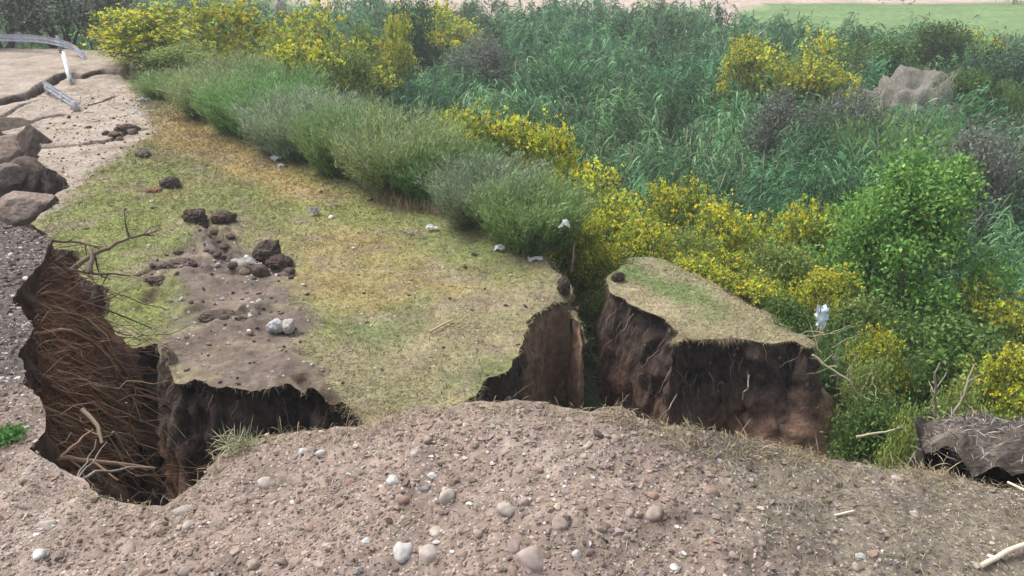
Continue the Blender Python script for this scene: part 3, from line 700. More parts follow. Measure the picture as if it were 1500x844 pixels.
# ---------------- reed bed (one uncountable mass)
MOUND = PD(1355, 120, 38)
def reed_density(x, y):
    d = edge_d(x, y); m = sstep(5.5, 8, d + 1.2 * fbm(x * .4, y * .4, s=160))
    far = 84 + 3 * fbm(x * .15, y * .15, s=161) - sstep(14, 30, x) * 26
    m = m * (y < far) * (np.hypot((x - MOUND[0]) / 4.2, (y - MOUND[1] + .5) / 4.5) > 1) * (np.hypot(x - 7.7, y - 15) > 2.2)
    return m
def reeds():
    g = Geo(); N0 = 36000
    y = 14 + 74 * rng.random(N0) ** 1.15; x = rng.uniform(-.72, .78, N0) * y
    n2 = vn(x * .9, y * .9, s=162)
    kk = (rng.random(N0) < reed_density(x, y)) & (rng.random(N0) < .55 + .45 * sstep(-.3, .3, n2)) & (x > -1.1 * (y - 10) * .62 - 2)
    x, y = x[kk], y[kk]; n = len(x); z0 = h_valley(x, y)
    hgt = 2.5 + 1.7 * fbm(x * .33, y * .33, s=163) + 1.3 * vn(x * .8, y * .8, s=164) + .35 * rng.normal(size=n)
    hgt = np.clip(hgt, .8, 4.8); clump = sstep(-.5, .5, fbm(x * .22, y * .22, s=165))
    base = np.array([.07, .20, .088]); warm = np.array([.17, .27, .115])
    cs = base + (warm - base) * (clump * .55 + .45 * rng.random(n) ** 2)[:, None] * .9
    cs *= (1 + .3 * rng.normal(size=(n, 1))).clip(.5, 1.8); cs *= (.5 + .85 * sstep(-.6, .6, vn(x * .7 + 40, y * .8, s=169)))[:, None]
    wd = np.stack([np.cos(vn(x * .35, y * .35, s=166) * 4), np.sin(vn(x * .35, y * .35, s=167) * 4), np.zeros(n)], 1)
    lean = rdir(n) * .16 + wd * .18; lean[:, 2] = 1; lean = norm(lean); p0 = np.stack([x, y, z0], 1)
    strips(g, p0, lean, hgt, .03, .0, cs * .8, 2)
    m = 17; t = .3 + .7 * rng.random((n, m)) ** .7; p = p0[:, None] + lean[:, None] * (hgt[:, None] * t)[..., None]
    p = p.reshape(-1, 3); k = np.maximum(.6, np.repeat(y, m) / 30)
    d = rdir(n * m) + np.repeat(wd, m, 0) * .7; d[:, 2] = d[:, 2] * .7 + .35
    strips(g, p, d, rng.uniform(.22, .62, n * m) * k ** .4, rng.uniform(.035, .06, n * m) * k ** .8, rng.uniform(.5, 1.3, n * m), np.clip(np.repeat(cs, m, 0) * (1 + .25 * rng.normal(size=(n * m, 1))), .01, .5), 3)
    q = rng.choice(n, n // 14); dd = rdir(len(q)) * .35; dd[:, 2] = 1
    strips(g, p0[q] + lean[q] * hgt[q][:, None], dd, rng.uniform(.3, .8, len(q)), .04, .1, vary((.33, .32, .22), len(q), .2, .05), 2)
    return g
o = reeds().build('reed_bed', M_leaf, smooth=False); tag(o, 'wide blue-green reed bed filling the valley behind the shrubs', 'reeds', kind='stuff')

# ---------------- undergrowth on the slope
def under():
    g = Geo(); N0 = 26000; x = rng.uniform(-30, 34, N0); y = rng.uniform(6, 70, N0); d = edge_d(x, y)
    w = (d > -.2) & (d < 11); kk = w & (rng.random(N0) < 1.2 - d / 12); x, y = x[kk], y[kk]
    x2 = rng.uniform(-2, 16, 9000); y2 = rng.uniform(5.5, 20, 9000); d2 = edge_d(x2, y2); k2 = (d2 > .1) & (d2 < 9)
    x = np.concatenate([x, x2[k2]]); y = np.concatenate([y, y2[k2]]); n = len(x)
    z = h_valley(x, y); hh = .35 + .5 * np.abs(vn(x * .8, y * .8, s=171)) + .25 * rng.random(n)
    m = 26; p = np.stack([x, y, z], 1)[:, None] + rng.normal(size=(n, m, 3)) * A([.22, .22, .0]); p[..., 2] += np.abs(rng.normal(size=(n, m))) * hh[:, None] * .6 + .05
    p = p.reshape(-1, 3); cs = vary((.10, .17, .055), n, .3, .1); t = fbm(x * .5, y * .5, s=172); cs = np.where((t > .1)[:, None], vary((.15, .19, .07), n, .25, .08), cs)
    leaves(g, p, rng.uniform(.04, .10, n * m) * np.maximum(1, np.repeat(y, m) / 25), np.repeat(cs, m, 0), .45)
    q = rng.choice(n * m, n * 2); dd = rdir(len(q)); dd[:, 2] = np.abs(dd[:, 2]) + .6
    strips(g, p[q], dd, rng.uniform(.15, .5, len(q)), .012, .5, vary((.2, .22, .12), len(q), .3, .06), 2)
    return g
o = under().build('undergrowth', M_leaf, smooth=False); tag(o, 'tangled green undergrowth covering the slope between the shrubs', 'undergrowth', kind='stuff')

# far low growth beyond the reeds
g = Geo(); N0 = 12000; y = rng.uniform(74, 165, N0); x = rng.uniform(-.75, .85, N0) * y
kk = (~inside(FIELD, x, y)) & (~inside(BARE, x, y)) & (vn(x * .12, y * .12, s=181) > -.1); x, y = x[kk], y[kk]; n = len(x); m = 8
p = np.stack([x, y, h_valley(x, y)], 1)[:, None] + rng.normal(size=(n, m, 3)) * A([.5, .5, 0]); p[..., 2] += np.abs(rng.normal(size=(n, m))) * .4
leaves(g, p.reshape(-1, 3), rng.uniform(.2, .5, n * m), np.repeat(vary((.12, .17, .07), n, .3, .1), m, 0), .5)
o = g.build('scrub', M_leaf, smooth=False); tag(o, 'low far-off scrub on the plain beyond the reed bed', 'scrub', kind='stuff')

# ------------------------------------------------------------------ dirt mound in the reeds
def ridg(v, sc, s): return 1 - 2 * np.abs(fbm(v[:, 0] * sc, v[:, 1] * sc, v[:, 2] * sc, s=s, o=3))
def blob(name, size, mat, col, seed, sub=4, rough=.35, sc=1.2, flatbase=False, parent=None, facet=0.0, crumble=0.0):
    v, f = ico(sub); n = len(v)
    r = 1 + rough * fbm(v[:, 0] * sc + seed * 3.1, v[:, 1] * sc, v[:, 2] * sc, s=seed) * 1.4 + rough * .35 * fbm(v[:, 0] * sc * 4, v[:, 1] * sc * 4, v[:, 2] * sc * 4, s=seed + 5)
    if facet:
        rr = np.random.default_rng(seed); r = r.copy()
        for k in range(9):
            d = norm(rr.normal(size=3)); h = rr.uniform(.62, .85); dot = v @ d; r = np.where(dot * r > h, h / np.maximum(dot, 1e-3) * facet + r * (1 - facet), r)
    if crumble: r = r * (1 + crumble * (.5 * ridg(v, 2.6, seed + 3) + .5 * ridg(v, 6.5, seed + 4) - .6))
    V = v * r[:, None] * A(size)
    if flatbase: V[:, 2] = np.maximum(V[:, 2], -.15 * size[2])
    g = Geo(); c = vary(col, 1, 0, 0)[0]; cc = np.clip(A(c)[None] * (1 + .25 * fbm(V[:, 0] * 3 / max(size), V[:, 1] * 3 / max(size), V[:, 2] * 3 / max(size), s=seed + 9))[:, None], 0, .9)
    g.add(V, f, cc); return g.build(name, mat, parent)
mz = float(h_valley(A([MOUND[0]]), A([MOUND[1]]))[0]); mt = PD(1355, 80, 38)[2]
o = blob('dirt_mound', (2.5, 2.6, (mt - mz) * .76), M_clod, (.18, .17, .145), 44, 5, .3, 1.9, crumble=.2); o.location = (MOUND[0], MOUND[1], mz)
tag(o, 'grey-brown heap of bare earth rising out of the bushes far off', 'dirt mound')

# ------------------------------------------------------------------ guardrail
def wbeam(g, pts, col, width=.31, depth=.08):
    pts = A(pts); t = norm(np.gradient(pts, axis=0)); side = norm(np.cross(t, A([0, 0, 1.]))); up = np.cross(side, t)
    pr = [(-.5, 0), (-.42, .35), (-.28, 1), (-.18, 1), (-.05, .15), (.05, .15), (.18, 1), (.28, 1), (.42, .35), (.5, 0)]
    prof = [(a * width, b_ * depth) for a, b_ in pr]; back = [(a, b_ - .006) for a, b_ in prof[::-1]]
    ring = prof + back; k = len(ring)
    V = np.stack([pts + up * a - side * b_ for a, b_ in ring], 1).reshape(-1, 3); n = len(pts)
    f = [(i * k + j, i * k + (j + 1) % k, (i + 1) * k + (j + 1) % k, (i + 1) * k + j) for i in range(n - 1) for j in range(k)]
    g.add(V, f, A(col))
def boxgeo(g, c, sz, col, R=None):
    s = A([[a, b_, d] for a in (-.5, .5) for b_ in (-.5, .5) for d in (-.5, .5)]) * A(sz)
    if R is not None: s = s @ R.T
    g.add(s + A(c), [(0, 1, 3, 2), (4, 6, 7, 5), (0, 4, 5, 1), (2, 3, 7, 6), (0, 2, 6, 4), (1, 5, 7, 3)], A(col))
railcol = (.42, .44, .50)
gb = P(20, 82, .1); rail = empty('guardrail', tuple(gb)); tag(rail, 'grey steel guardrail with a sagging bent end at the far side of the broken road', 'guardrail')
def relb(pts): return A(pts) - A(gb)
pts = [P(u, v, z) for u, v, z in ((-160, 60, .62), (-60, 56, .66), (0, 55, .68), (40, 56, .68), (65, 58, .66), (85, 62, .62), (105, 68, .50), (122, 82, .25))]
pp = A([A(pts[0]) * 0 for _ in range(0)]) if False else A(pts)
tt = np.linspace(0, len(pp) - 1, 40); ps = np.stack([np.interp(tt, np.arange(len(pp)), pp[:, k]) for k in range(3)], 1)
g = Geo(); wbeam(g, relb(ps), railcol); g.build('rail', M_metal, rail)
for (u, v) in ((-100, 74), (-30, 70), (32, 72), (88, 78)):
    q = P(u, v, .1); g = Geo(); boxgeo(g, A(q) - A(gb) + A([0, .09, .25]), (.12, .10, .95), (.33, .33, .36)); g.build('post', M_metal, rail)
# leaning loose post
a = P(93, 78, .65); b_ = P(104, 119, .1); g = Geo(); ax = A(b_) - A(a); L_ = np.linalg.norm(ax); zt = ax / L_; xt = norm(np.cross(zt, A([0, 1., 0]))); yt = np.cross(zt, xt); R = np.stack([xt, yt, zt], 1)
boxgeo(g, A([0, 0, 0]) + R @ A([0, -.04, 0]), (.14, .012, L_), (.62, .61, .62), R); boxgeo(g, R @ A([-.064, .02, 0]), (.012, .11, L_ * .995), (.62, .61, .62), R); boxgeo(g, R @ A([.064, .02, 0]), (.012, .11, L_ * .995), (.62, .61, .62), R)
o = g.build('fallen_post', M_metal); o.location = tuple((A(a) + A(b_)) / 2); tag(o, 'pale steel channel post leaning below the sagging end of the guardrail', 'post')
a = P(62, 122, .34); b_ = P(113, 155, .17); o_ = (A(a) + A(b_)) / 2; g = Geo(); wbeam(g, A([A(a) + (A(b_) - A(a)) * t - o_ for t in np.linspace(0, 1, 12)]), railcol)
o = g.build('fallen_rail', M_metal); o.location = tuple(o_)
root = empty('fallen_rail_piece', tuple(o_)); o.parent = root; o.location = (0, 0, 0); o.name = 'rail'
for (u, v) in ((70, 131), (93, 143), (110, 156)):
    q = A(P(u, v, .16)) - o_; g = Geo(); boxgeo(g, q, (.16, .10, .32), (.5, .49, .5)); g.build('spacer', M_metal, root)
tag(root, 'short piece of guardrail with its spacers lying on the cracked road', 'guardrail piece')

# ------------------------------------------------------------------ clods
def clod(u, v, z, size, col, seed, label, name='earth_clod', rot=(0, 0, 0), facet=.45, rough=.42, group='dark earth clods on the terrace', cat='earth clod', mat=None):
    p = P(u, v, z); o = blob(name, size, mat or M_clod, col, seed, 5, rough, 1.3, facet=facet, crumble=.3 if facet < .9 else .09); o.location = tuple(p); o.rotation_euler = rot
    tag(o, label, cat, group); return o
dk = (.105, .08, .065)
for a in ((286, 316, .1, (.24, .2, .15), dk, 51, 'dark rounded clod, left of the pair at the top of the bare dirt track'),
          (326, 318, .08, (.26, .2, .12), dk, 52, 'dark flat clod, right of the pair at the top of the bare dirt track'),
          (392, 370, .15, (.24, .22, .22), dk, 53, 'dark round clod like a boulder beside the pale broken slab piece'),
          (408, 384, .05, (.22, .2, .14), dk, 54, 'small dark clod leaning against the boulder-like one'),
          (187, 189, .05, (.36, .25, .17), dk, 55, 'dark clod at the end of the long road crack'),
          (250, 268, .08, (.24, .2, .15), dk, 56, 'lone dark clod on the yellow grass below the road crack'),
          (226, 278, .02, (.18, .14, .07), (.24, .15, .08), 57, 'small reddish brown clod left of the lone dark one'),
          (208, 226, .04, (.22, .16, .10), (.13, .10, .08), 58, 'small brown clod between the road crack and the lone dark clod'),
          (262, 388, .03, (.34, .2, .10), (.13, .10, .085), 59, 'flat brown clod on the left side of the bare dirt track'),
          (230, 412, .02, (.2, .16, .10), dk, 60, 'small dark clod at the edge of the green grass left of the track'),
          (320, 465, .03, (.3, .18, .09), (.11, .085, .07), 61, 'flat brown clod in the middle of the bare dirt track'),
          (352, 466, .03, (.2, .15, .08), (.11, .085, .07), 62, 'small brown clod next to the broken white rubble'),
          (250, 535, -.1, (.12, .15, .26), (.28, .23, .18), 63, 'pale upright piece of soil peeling from the edge of the dark hole'),
          (826, 418, .10, (.12, .12, .17), dk, 64, 'dark pointed clod on the broken tip of the terrace'),
          (906, 406, .06, (.13, .1, .09), dk, 65, 'dark clod on the left corner of the free-standing earth block')):
    clod(*a[:6], a[6])
pk = (.22, .17, .14)
for (u, v, z, s_, c_, sd_, rot, lb) in ((20, 220, -.25, (.85, .7, .35), pk, 71, (.35, .3, .4), 'tilted pinkish slab of broken road top in the fissure at the left edge'),
        (58, 225, -.35, (.55, .6, .75), dk, 72, (.2, .1, 1), 'tall dark block of earth at the right of the tilted road slab'),
        (50, 268, -.55, (.75, .6, .6), (.12, .09, .075), 73, (.3, -.2, .3), 'dark brown block in the middle of the fissure at the left edge'),
        (10, 262, -.35, (.6, .5, .35), (.2, .155, .13), 74, (-.2, .3, 2), 'brown block touching the picture edge inside the fissure'),
        (25, 305, -.35, (.75, .45, .3), (.27, .21, .175), 75, (.2, -.15, .2), 'flat pinkish slab lying lowest in the fissure, above the grey gravel bank'),
        (20, 193, -.2, (.7, .5, .35), (.15, .115, .095), 76, (.1, .2, .5), 'dark broken edge piece right under the long crack at the left'),
        (84, 282, -.75, (.5, .5, .5), dk, 77, (.1, .2, .5), 'dark wedge of earth below the gravelly edge of the terrace')):
    clod(u, v, z, tuple(A(s_) * 1.12), c_, sd_, lb, 'earth_chunk', rot, 1.0, .10, 'broken chunks in the road fissure', 'earth chunk')

rs = random.Random(11)
for i in range(44):
    L_ = FIS[rs.choice([0, 0, 0, 1, 3, 4, 5, 5])] if i < 34 else CR[2][2:]
    k = rs.randrange(len(L_) - 1); t = rs.random(); u = L_[k][0] * (1 - t) + L_[k + 1][0] * t + rs.gauss(0, 13); v = L_[k][1] * (1 - t) + L_[k + 1][1] * t + rs.gauss(0, 5)
    p = P(u, v, 0); r = .05 + .10 * rs.random() ** 2; z = float(h_slab(A([p[0]]), A([p[1]]))[0])
    o = blob('small_clod', (r * 1.2, r, r * .75), M_clod, rs.choice([dk, dk, (.15, .115, .09)]), 1200 + i, 3, .3, 1.3, facet=.7, crumble=.25); o.location = (p[0], p[1], z + r * .3); o.rotation_euler = (0, 0, rs.random() * 6)
    tag(o, 'small crumbly dark clod strewn among the larger ones on the terrace', 'clod', 'small clods strewn on the terrace')
# broken clod at the right edge (its own block with debris top)
def h_rc(x, y): return 2.40 - .20 * np.exp(-pdist(rc_poly + rc_poly[:1], x, y) / .09) + .14 * fbm(x * 3, y * 3, s=191) + .05 * fbm(x * 11, y * 11, s=192)
rc_poly = [tuple(P(u, v, 2.35)[:2]) for u, v in ((1362, 602), (1354, 636), (1376, 650), (1405, 664), (1460, 674), (1540, 690), (1680, 705), (1700, 640), (1640, 604), (1560, 598), (1480, 598), (1420, 592))]
rb = P(1450, 650, .5); rc = empty('broken_clod', tuple(rb)); tag(rc, 'dark broken lump of ground topped with grey dead litter at the right edge', 'earth lump')
xs = np.arange(2.2, 4.8, .02); ys = np.arange(3.6, 5.6, .02)
def c_rc(x, y, z): return lerp(np.tile(A([.11, .092, .08]), (len(x), 1)), A([.22, .19, .16]), sstep(-.2, .5, fbm(x * 5, y * 5, s=193)))
q1, q2, rc_lip = grid_solid(xs, ys, jag(rc_poly, .03, .07, 14, 4), h_rc, -1.5, 34, lambda x, y: 0 * x - .05, .16, c_rc, lambda x, y, z: np.tile(A([.05, .04, .036]), (len(x), 1)), [M_clod, M_wall], 'litter_top', 'earth_face', None, s=19)
for q_ in (q1, q2): q_.parent = rc; q_.location = tuple(-A(rb))
g = Geo(); n = 20000; x = rng.uniform(2.2, 4.8, n); y = rng.uniform(3.6, 5.6, n); m = inside(rc_poly, x, y); x, y = x[m], y[m]; n = len(x); d = rdir(n); d[:, 2] = np.abs(d[:, 2]) * .5
strips(g, np.stack([x, y, h_rc(x, y) + .003], 1) - A(rb), d, rng.uniform(.02, .13, n), rng.uniform(.003, .007, n), rng.uniform(0, .6, n), np.where(rng.random((n, 1)) < .45, vary((.10, .08, .065), n, .3, .05), vary((.36, .33, .29), n, .35, .05)), 2)
g.build('dead_litter', M_straw, rc)

# ------------------------------------------------------------------ stones on the near ground
ST = []
def stone_at(u, v, px, col, label, seed, group=None, squash=.8, cat='stone', name='stone'):
    p = PH(u, v, h_near, 3.4); dist = np.linalg.norm(p - A([0, 0, CAMZ])); r = px * dist / F / 2 * .9
    o = blob(name, (r * 1.05, r, r * squash), M_stone, tuple(A(col) * .86), seed, 3, .34, 1.25, facet=.8); o.location = (p[0], p[1], p[2] - r * .12); o.rotation_euler = (random.uniform(-.3, .3), random.uniform(-.3, .3), random.uniform(0, 6))
    tag(o, label, cat, group); ST.append(o); return o
wh = (.56, .54, .51); pa = (.46, .40, .35); tn = (.38, .31, .26); rd = (.36, .25, .20)
for i, (u, v, px, c_, lb) in enumerate(((590, 808, 36, wh, 'whitest large stone, left of the pair at the bottom centre'), (628, 810, 42, pa, 'pale tan round stone, right of the pair at the bottom centre'),
        (780, 820, 52, (.40, .33, .29), 'largest pinkish tan boulder at the bottom edge, right of the pair'), (390, 708, 28, pa, 'grey-white stone on the left shoulder of the mound'),
        (443, 661, 17, wh, 'small white stone, left of the two near the crest by the hole'), (471, 664, 18, wh, 'small white stone, right of the two near the crest by the hole'),
        (577, 703, 22, wh, 'bright white stone in the middle of the mound'), (591, 731, 22, rd, 'reddish tan stone just below the bright white one'),
        (622, 716, 17, (.25, .23, .23), 'dark grey stone right of the bright white one'), (655, 726, 28, pa, 'pale oblong stone right of the dark grey one'),
        (608, 665, 20, pa, 'pale stone with a pit near the crest of the mound'), (740, 746, 30, pa, 'pale round stone in the centre of the ground'),
        (766, 735, 20, tn, 'small stone touching the pale round one in the centre'), (1040, 720, 30, (.33, .245, .19), 'rounded brown stone at the border of the dry grass'),
        (958, 752, 30, tn, 'flat tan stone left of the rounded brown one'), (864, 650, 12, pa, 'small pale stone under the rim, left one of two'), (902, 643, 20, tn, 'small tan stone under the rim below the tufted crest'),
        (700, 780, 18, tn, 'small tan stone above the largest boulder'), (537, 793, 18, wh, 'small whitish stone left of the whitest large one'), (640, 778, 24, pa, 'pale stone directly above the pair at the bottom centre'),
        (268, 748, 24, pa, 'pale stone on the corner between hole and mound'), (277, 770, 20, pa, 'pale stone just below the corner of the hole'), (188, 806, 26, tn, 'tan stone on the flat ground below the hole'),
        (70, 770, 26, pa, 'flat pale stone at the left on the flat ground'), (58, 812, 22, wh, 'flat white stone near the bottom left corner'), (372, 826, 22, tn, 'tan stone at the bottom edge left of centre'),
        (683, 622, 12, pa, 'small stone on the crest of the mound'), (755, 800, 26, (.30, .24, .22), 'brownish stone touching the top of the largest boulder'), (672, 619, 14, tn, 'tan stone on the crest beside a smaller one'),
        (822, 768, 28, (.33, .26, .23), 'dull flat stone right of the pale round centre one'), (1315, 702, 16, pa, 'pale stone at the rim under the deep green bush'), (1125, 828, 14, pa, 'small pale stone in the dry grass at the bottom edge'))):
    stone_at(u, v, px, c_, lb, 800 + i)
rs = random.Random(5)
for i in range(48):
    while True:
        u = rs.uniform(5, 1000) if i < 42 else rs.uniform(1000, 1495); v = rs.uniform(600, 842); p = PH(u, v, h_near, 3.4)
        if inside(near_poly, A([p[0]]), A([p[1]]))[0] and not (u < 330 and v < 750): break
    c_ = rs.choice([pa, tn, tn, wh, rd]); stone_at(u, v, 7 + 12 * rs.random() ** 2.2, c_, 'small pale pebble half sunk in the brown soil of the near ground', 900 + i, 'small pebbles on the near ground', name='pebble', cat='pebble')

# ------------------------------------------------------------------ branches, roots, sticks
def branch(name, pts, r0, r1, col, label, cat, amp=.06, seed=0, side=0, n=14, group=None, tips=None):
    """pts: list of world points of the main stem; side twigs are part of it"""
    pts = A(pts); o_ = pts[0].copy(); root = Geo(); tt = np.linspace(0, len(pts) - 1, n)
    m = np.stack([np.interp(tt, np.arange(len(pts)), pts[:, k]) for k in range(3)], 1); L = np.linalg.norm(pts[-1] - pts[0])
    for k in range(3): m[1:, k] += amp * L * fbm(tt[1:] * 1.9 + seed, tt[1:] * 0 + k * 3.3, s=seed, o=3)
    tube(root, m - o_, np.linspace(r0, r1, n), A(col), 7)
    rr = np.random.default_rng(seed)
    for i in range(side):
        k = int(rr.integers(2, n - 2)); d = norm(norm(m[-1] - m[0]) + rr.normal(size=3) * .75); ln = L * rr.uniform(.12, .38)
        tube(root, wig(m[k], m[k] + d * ln, 7, .12, seed * 3 + i) - o_, np.linspace(r0 * .45, r1 * .4, 7), A(col), 5)
    o = root.build(name, M_twig); o.location = tuple(o_); tag(o, label, cat, group); return o
rootc = (.20, .115, .07); barkc = (.17, .13, .095); greyc = (.30, .27, .23)
# positions on the sloping left bank
def bank(t, z):   # t 0 far .. 1 near along the bank edge, at level z on the slope
    a = A(near_poly[3][:2]); b_ = A(near_poly[11][:2]); e = a + (b_ - a) * t; nrm = A([b_[1] - a[1], a[0] - b_[0]]); nrm = nrm / np.linalg.norm(nrm)
    if nrm[0] < 0: nrm = -nrm
    fl = .26 * float(sstep(3.8, 5.4, e[1]))
    return A([*(e + nrm * fl * min(1.7, 3.0 - z)), z])
def bank_out():
    return norm(A([.85, .35, 0.0]))
BR = [  # from pixel/distance to pixel/distance
    ('dead_branch', [(100, 402, 6.6), (140, 372, 7.0), (190, 350, 7.4), (232, 335, 7.8)], .028, .006, barkc, 'dark forked dead branch reaching up right over the green grass', 5),
    ('dead_branch', [(60, 352, 6.6), (110, 354, 6.8), (150, 362, 7.1)], .016, .005, barkc, 'thin dark dead twig stretching right from the end of the gravel bank', 3),
    ('dead_branch', [(95, 395, 6.4), (140, 400, 6.8), (192, 404, 7.1)], .018, .006, barkc, 'dark dead branch lying level below the forked one', 4),
    ('dead_branch', [(130, 400, 6.5), (135, 380, 6.6), (133, 362, 6.7)], .03, .012, barkc, 'short thick upright snag among the dead branches', 2),
    ('dead_branch', [(30, 672, 3.3), (90, 670, 3.5), (160, 680, 3.75), (226, 688, 3.95)], .022, .010, (.27, .17, .11), 'longest bare branch lying level across the dark hole', 5),
    ('dead_branch', [(60, 725, 3.0), (110, 708, 3.2), (155, 687, 3.45), (215, 682, 3.7)], .012, .005, greyc, 'grey curved branch rising from the near ground into the hole', 4),
    ('dead_branch', [(120, 600, 4.2), (145, 625, 4.1), (150, 650, 4.0)], .017, .009, (.24, .18, .13), 'thick pale broken root stub hanging in the middle of the roots', 1),
    ('dead_branch', [(165, 633, 3.9), (180, 655, 3.9), (195, 680, 3.9)], .011, .006, barkc, 'short hooked branch above the long level one', 2)]
for i, (nm, pts, r0, r1, c_, lb, sd_) in enumerate(BR): branch(nm, [PD(*p) for p in pts], r0, r1, c_, lb, 'branch', .03, 20 + i, sd_)
RO = [([(25, 430, 5.7), (80, 428, 5.8), (150, 450, 6.2), (220, 480, 6.6)], .014, 'long root running from the bank edge to the lip of the terrace, the uppermost one'),
      ([(40, 440, 5.5), (95, 455, 5.7), (150, 475, 6.1), (190, 492, 6.5)], .014, 'root crossing just below the uppermost long one'),
      ([(50, 490, 5.0), (110, 485, 5.2), (145, 510, 5.4), (170, 545, 5.6), (205, 598, 5.9)], .016, 'thick forked root bending down into the dark hole'),
      ([(50, 535, 4.7), (100, 550, 4.9), (150, 575, 5.2), (176, 592, 5.3)], .017, 'pale brown root in the middle of the tangle ending in a point'),
      ([(150, 500, 5.6), (185, 550, 5.7), (205, 575, 5.8), (250, 590, 6.0)], .013, 'root reaching farthest right into the dark hole'),
      ([(60, 560, 4.4), (100, 580, 4.5), (125, 600, 4.6), (140, 625, 4.6)], .017, 'curved root hanging above the short hooked branch'),
      ([(55, 595, 4.1), (100, 610, 4.2), (130, 625, 4.3)], .013, 'root coming out of the bank beside the grey gravel corner'),
      ([(185, 590, 5.0), (190, 620, 5.0), (200, 650, 5.0), (240, 660, 5.1)], .009, 'thin dangling root right of the hooked branch')]
for i, (pts, r0, lb) in enumerate(RO): branch('exposed_root', [PD(*p) for p in pts], r0, r0 * .35, rootc, lb, 'root', .02, 60 + i, 3, group='large roots hanging from the broken bank')
g = Geo()
for i in range(150):
    t = rng.uniform(-.05, .85); z = 3.0 - 1.5 * rng.random() ** 1.3; b0 = bank(t, z) - bank_out() * .15; ln = rng.uniform(.3, 1.3) * (.5 + .5 * (1 - t)) ** .5
    d = norm(bank_out() + A([rng.normal() * .4, rng.normal() * .55 - .15, -.05 - rng.random() * 1.4])); r0 = float(np.exp(rng.normal(math.log(.0052), .45)))
    tube(g, wig(b0, b0 + d * ln, 9, .22, i + 300, rng.uniform(-.05, .12)), np.linspace(r0, r0 * .3, 9), vary(rootc if rng.random() < .8 else (.28, .2, .13), 1, .25, .05)[0], 5)
n = 2600; t = rng.uniform(-.05, .8, n); z = 3.0 - 1.3 * rng.random(n) ** 1.4; b0 = A([bank(a_, b_) for a_, b_ in zip(t, z)]) - bank_out() * .12
d = rdir(n) * 1.1 + bank_out(); d[:, 2] -= .4
strips(g, b0, d, rng.uniform(.06, .38, n), rng.uniform(.002, .005, n), rng.uniform(0, .7, n), vary((.19, .105, .062), n, .35, .07), 3)
o = g.build('root_tangle', M_twig); tag(o, 'mass of fine reddish brown roots hanging from the broken left bank', 'roots', kind='stuff')
# thin roots on cut faces
def faceroots(lip, xr, num, name, label):
    g = Geo(); bx, by, bz, bn = lip; ok = np.nonzero((bx > xr[0]) & (bx < xr[1]) & (bn[:, 1] < .2))[0]
    for i in range(num):
        k = rng.choice(ok); zz = -rng.uniform(.02, 1.2) + bz[k]; b0 = A([bx[k] + bn[k, 0] * .0, by[k] + bn[k, 1] * .0, zz]); d = norm(A([bn[k, 0] * .7 + rng.normal() * .3, bn[k, 1] * .7, -1.0])); ln = rng.uniform(.1, .45)
        tube(g, wig(b0, b0 + d * ln, 6, .2, i + 700), np.linspace(.006, .002, 6), vary((.2, .155, .115), 1, .3, .05)[0], 4)
    o = g.build(name, M_twig); tag(o, label, 'roots', kind='stuff')
faceroots(bl_lip, (1, 5), 90, 'rootlets', 'thin rootlets hanging from the dark face of the free-standing block')
faceroots(slab_lip, (-7, 1.8), 100, 'rootlets', 'thin rootlets hanging from the broken edge of the terrace')
branch('stick', [PH(1436, 834, h_near, 3.3) + A([0, 0, .02]), PH(1475, 815, h_near, 3.3) + A([0, 0, .03]), PH(1530, 795, h_near, 3.3) + A([0, 0, .03])], .0095, .011, (.62, .52, .40), 'thick pale peeled stick lying in the bottom right corner', 'stick', .01, 91)
branch('stick', [PH(1222, 758, h_near, 3.3) + A([0, 0, .01]), PH(1250, 753, h_near, 3.3) + A([0, 0, .015])], .004, .004, (.6, .56, .48), 'short pale stick in the dry grass at the right', 'stick', .01, 92)
branch('stick', [PH(1474, 712, h_near, 3.3) + A([0, 0, .02]), PH(1505, 727, h_near, 3.3) + A([0, 0, .02])], .006, .006, (.6, .54, .45), 'pale stick at the right edge under the broken earth lump', 'stick', .01, 93)
branch('stick', [P(630, 486, .03), P(648, 476, .05), P(662, 469, .04)], .018, .014, (.5, .42, .27), 'pale bent stick lying on the middle of the terrace grass', 'stick', .03, 94)
branch('upright_branch', [PD(1372, 610, 5.2), PD(1367, 575, 5.2), PD(1374, 530, 5.2)], .012, .006, (.36, .32, .25), 'pale dead branch standing up at the back of the broken lump, left one', 'branch', .05, 95, 3)
branch('upright_branch', [PD(1398, 605, 5.3), PD(1412, 575, 5.3), PD(1428, 535, 5.4)], .012, .006, (.36, .32, .25), 'pale dead branch leaning right at the back of the broken lump', 'branch', .05, 96, 4)
branch('fallen_branch', [PD(1255, 640, 7.5), PD(1300, 632, 7.6), PD(1345, 620, 7.7)], .018, .008, (.4, .37, .24), 'pale green-brown branch crossing the deep green bush in the notch', 'branch', .03, 97, 4)
branch('fallen_branch', [PD(1190, 520, 9), PD(1240, 555, 8.8), PD(1262, 590, 8.7)], .02, .008, (.36, .32, .2), 'dry branch leaning against the right flank of the earth block', 'branch', .05, 98, 4)
branch('broken_root', [PD(1088, 585, 9.3), PD(1094, 570, 9.1), PD(1098, 550, 9.2)], .012, .008, (.42, .36, .30), 'pale crooked root end sticking from the face of the earth block', 'root', .06, 99, 1)
branch('broken_root', [PD(962, 618, 9.6), PD(978, 600, 9.2), PD(992, 578, 9.4)], .012, .005, (.3, .22, .16), 'thin diagonal root in front of the dark face of the earth block', 'root', .03, 100, 0)
branch('bare_twig', [PD(838, 398, 12.0), PD(840, 380, 12.0), PD(842, 362, 12.1)], .03, .012, (.09, .07, .05), 'dark bare twig at the tip of the terrace', 'twig', .05, 101, 3)
g = Geo(); rr = np.random.default_rng(77)
